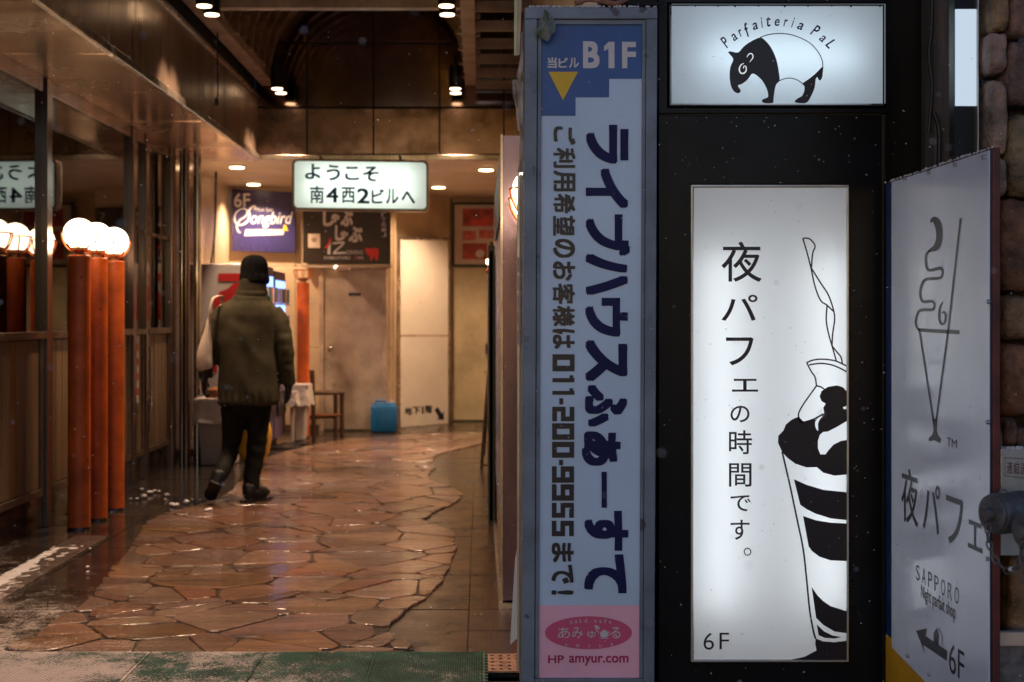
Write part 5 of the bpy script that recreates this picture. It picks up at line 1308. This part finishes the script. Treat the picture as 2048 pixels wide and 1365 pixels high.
# face details on the far side
# hat
bb = B(); bb.loft([(W(509, 572, .00), .098, .106, 1), (W(509, 562, .005), .104, .114, 1), (W(508, 550, .01), .101, .112, 1), (W(508, 549, .01), .095, .107, 1), (W(508, 535, .015), .096, .108, 1), (W(508, 522, .015), .088, .098, 1), (W(508, 514, .015), .064, .072, 1), (W(508, 509.5, .015), .030, .034, 1)])
hat = bb.build('knit_hat', m_hat, person, smooth=True); sb = hat.modifiers.new('s', 'SUBSURF'); sb.levels = sb.render_levels = 1
bb = B(); bb.loft([(W(508, 584, -.005), .068, .075, 1), (W(508, 570, .0), .088, .094, 1), (W(508, 562, .005), .085, .095, 1)]); bb.build('hair', m_hair, person, smooth=True)
# coat: torso, collar and both sleeves grown together, then creased
bb = B()
bb.loft([(W(505, 556, .0), .090, .100, 1), (W(504, 575, .0), .100, .105, 1), (W(502, 592), .115, .11, .95), (W(499, 602), .145, .118, .95), (W(497, 613), .185, .132, .88), (W(495, 630), .208, .144, .84),
         (W(495, 665), .200, .150, .86), (W(495, 700), .198, .150, .88), (W(496, 740), .204, .155, .88), (W(496, 775), .208, .158, .88), (W(496, 795), .205, .158, .88), (W(494, 806), .206, .158, .9), (W(494, 811), .190, .145, .9)])
tb(bb, [W(450, 622), W(434, 642, -.01), W(424, 675, -.02), (W(417, 705, -.03)), W(414, 735, -.02), W(413, 754, -.02)], [.066, .072, .068, .062, .055, .047])
tb(bb, [W(544, 621), W(558, 645), W(565, 680), W(572, 710, .01), W(574, 745, .03), W(574, 767, .05)], [.068, .074, .070, .064, .056, .047])
coat = bb.build('coat', m_coat, person, smooth=True); remesh(coat, .011, 9)
coat.data.update()
og = ORG[person.name]
norms = [v.normal.copy() for v in coat.data.vertices]
for v, nn in zip(coat.data.vertices, norms):
    p = v.co + og
    d = .012 * mn.noise(Vector((p.x * 7, p.y * 5, p.z * 2.2))) + .009 * mn.noise(Vector((p.x * 13, p.y * 9, p.z * 6 + 4)))
    # diagonal drag lines, sleeve rumples, hem gather
    ph = (p.x * .8 + p.z * 1.0) * 26 + 5 * mn.noise(p * 4)
    d += .0035 * math.sin(ph) * max(0, mn.noise(p * 3.3 + Vector((7, 0, 0))) + .25)
    side = max(0, (abs(p.x - W(497, 1).x) - .19) / .08); side = min(1, side)
    d += side * .006 * mn.noise(Vector((p.x * 10, p.y * 10, p.z * 26)))
    hem = max(0, 1 - abs(p.z - W(1, 800).z) / .07); d += hem * .006 * math.sin(math.atan2(p.y - DPn, p.x - W(497, 1).x) * 22 + 4 * mn.noise(p * 5))
    cl = max(0, 1 - abs(p.z - W(1, 590).z) / .05); d += cl * .004 * math.sin(p.z * 160 + 3 * mn.noise(p * 8))
    v.co += nn * d
for (x0, x1, y) in ((0, 0, 0),): pass
# seam across the shoulders and cuffs
for (c_, ax, r_) in ((W(412.5, 752, -.02), Vector((.02, 0, -1)), .050), (W(575, 765, .045), Vector((-.03, .1, -1)), .050)):
    B().tube([c_ - ax * .018, c_ + ax * .014], [r_, r_ * .93], 22).build('cuff', m_coat, coat, smooth=True)
# trousers
bb = B()
bb.loft([(W(492, 800), .160, .122, .9), (W(492, 822), .152, .12, .9), (W(492, 834), .12, .10, .9)])
tb(bb, [W(468, 812), W(466, 850, .025), W(462, 884, .03), W(458, 912, -.03), W(451, 938, -.12), W(448, 948, -.16)], [.092, .080, .068, .060, .052, .049])
tb(bb, [W(516, 812), W(515, 850, .02), W(512, 890, .025), W(507, 930, .01), W(503, 962, -.01), W(502, 980, -.02)], [.092, .078, .068, .062, .058, .056])
tr = bb.build('trousers', m_pants, person, smooth=True); remesh(tr, .010, 5)
norms = [v.normal.copy() for v in tr.data.vertices]
for v, nn in zip(tr.data.vertices, norms):
    p = v.co + og
    d = .008 * mn.noise(Vector((p.x * 9, p.y * 6, p.z * 5))) + .0025 * math.sin((p.z * 1.0 + p.x * .6) * 55 + 5 * mn.noise(p * 5)) * (.4 + max(0, 1 - abs(p.z - W(1, 900).z) / .12) + max(0, 1 - abs(p.z - W(1, 965).z) / .06))
    v.co += nn * d
# boots
def boot(an, heel, toe, nm, sole_dir):
    bb = B()
    tb(bb, [an, an.lerp(heel, .55)], [.056, .052], 20)
    fwd = (toe - heel).normalized()
    tb(bb, [heel - fwd * .015, heel + fwd * .05, heel.lerp(toe, .5) + sole_dir * -.006, toe - fwd * .05, toe], [(.036, .032), (.052, .046), (.050, .047), (.040, .047), (.020, .028)], 20)
    tb(bb, [an.lerp(heel, .3), heel + fwd * .02], [.052, .050], 20)
    o = bb.build(nm, m_boot, person, smooth=True); remesh(o, .009, 4)
    bb = B(); up = sole_dir.normalized(); sdv = fwd.cross(up).normalized()
    prof = [(-.045, .034), (-.01, .040), (.06, .036), (.13, .044), (.19, .044), (.235, .030), (.25, .010)]
    L_ = (toe - heel).length + .06; q = []
    for a, w_ in prof: q.append(heel + fwd * (a / .25 * L_ * .93 - .0) + sdv * w_ + up * .036)
    for a, w_ in prof[::-1]: q.append(heel + fwd * (a / .25 * L_ * .93) - sdv * w_ + up * .036)
    bb.prism([p for p in q], [p + up * .022 for p in q]); s_ = bb.build('sole', m_boot, o, bevel=.003)
    return o
hR_ = Vector((W(498, 1).x, DPn - .05, .066)); tR_ = Vector((W(498, 1).x + .11, DPn + .135, .064))
boot(W(502, 972, -.02), hR_, tR_, 'boot', Vector((0, 0, -1)))
hL_ = W(440, 952, -.205); tL_ = W(428, 984, -.06)
boot(W(448, 942, -.15), W(443, 958, -.19), W(426, 986, -.05), 'boot', Vector((-.05, -.93, -.30)))
# gloves
for h_ in (hL, hR):
    bb = B(); hand(bb, *h_, s=1.22); tb(bb, [h_[0] - h_[1].normalized() * .02, h_[0] + h_[1].normalized() * .02], [.041, .036], 16)
    o = bb.build('glove', m_glove, person, smooth=True); remesh(o, .0055, 3)
# cream tote bag on the left shoulder
t = thing('tote_bag', 'cream canvas tote bag hanging from the walking person\'s left shoulder', 'bag', W(418, 690, -.17))
bb = B(); rows = []
prof = [(425, 634, 2.5, .015), (423, 655, 6, .03), (419, 685, 12, .045), (416, 712, 16, .05), (416, 730, 16, .042), (418, 739, 12, .02)]
prof = catmull(prof, 4, False)
for (x, y, hw, dp) in prof:
    c_ = W(x, y, -.12); row = []
    for k in range(20):
        a = 2 * math.pi * k / 20; rr = 1 + .10 * mn.noise(Vector((math.cos(a) * 2, math.sin(a) * 2, y * .07)))
        row.append(bb.bm.verts.new(c_ + Vector((math.cos(a) * hw * K_ * rr, math.sin(a) * dp * rr, (y > 725) * .01 * math.cos(a * 1.0)))))
    rows.append(row)
for a, b in zip(rows, rows[1:]):
    for k in range(20): bb.bm.faces.new((a[k], a[(k + 1) % 20], b[(k + 1) % 20], b[k]))
bb.bm.faces.new(rows[0][::-1]); bb.bm.faces.new(rows[-1]); bb.build('bag_body', m_canvas, t, smooth=True)
bb = B()
sp = catmull([tuple(W(441, 592, -.09)), tuple(W(434, 598, -.145)), tuple(W(430, 612, -.155)), tuple(W(427, 628, -.15)), tuple(W(425, 640, -.13))], 5, False)
bb.tube(sp, (.004, .011), 8); bb.build('strap', m_canvas, t, smooth=True)
bb = B(); bb.tube(catmull([tuple(W(441, 592, -.09)), tuple(W(444, 594, .0)), tuple(W(438, 610, .10)), tuple(W(428, 636, -.02))], 5, False), (.004, .011), 8); bb.build('strap', m_canvas, t, smooth=True)

# ================================================================== SNOW LUMPS AND FALLING SNOW
for k, (x, y, wpx) in enumerate(((283, 984, 9), (300, 990, 12), (309, 986, 7), (262, 1002, 6), (274, 1002, 6), (288, 998, 10), (334, 995, 11), (345, 1014, 11), (373, 1010, 13), (352, 1016, 12), (400, 1006, 8), (417, 1026, 16), (330, 1003, 5), (318, 987, 7), (385, 1004, 6), (180, 1103, 6), (175, 1140, 8), (175, 1150, 7))):
    X, Y = G(x, y); s_ = wpx / F * Y / 2
    bb = B(); bb.sphere((X, Y, .012 + s_ * .35), s_, 3, (1.0, .9, .55))
    for v in bb.bm.verts:
        d = v.co - Vector((X, Y, .012)); v.co += d * .45 * mn.noise(v.co * 45 + Vector((k, 0, 0)))
    o = bb.build('snow_lump', m_snow, smooth=True, loc=(X, Y, .012)); tag(o, 'small lump of snow lying on the wet dark floor by the orange posts', 'snow', 'snow lumps on the dark floor')
bb = B(); fr = random.Random(11)
def flake(p, r):
    m_ = Matrix.Translation(p) @ Matrix.Rotation(fr.uniform(0, 6), 4, 'Z') @ Matrix.Rotation(fr.uniform(0, 6), 4, 'X') @ Matrix.Diagonal((1, fr.uniform(.5, 1), fr.uniform(.6, 1.5), 1))
    bmesh.ops.create_icosphere(bb.bm, subdivisions=1, radius=r, matrix=m_)
for k in range(900):
    D = fr.uniform(3.2, 10.5) if k % 3 else fr.uniform(3.2, 4.7); x = fr.uniform(0, 2048); y = fr.uniform(0, 1365)
    if D > 5 and x > 1040: D = fr.uniform(3.4, 4.6)
    if D > 6 and y > 1100: D = fr.uniform(3.6, 5.5)
    p = P(x, y, D)
    if p.z < .05 or p.x < -2.05: continue
    flake(p, fr.uniform(.0006, .0018) * (1.0 + .06 * D))
for k in range(150):
    D = fr.uniform(1.2, 3.4); p = P(fr.uniform(0, 2048), fr.uniform(0, 1365), D); flake(p, fr.uniform(.0008, .0022))
bb.build('falling_snow', m_snow, norm=False, kind='stuff')
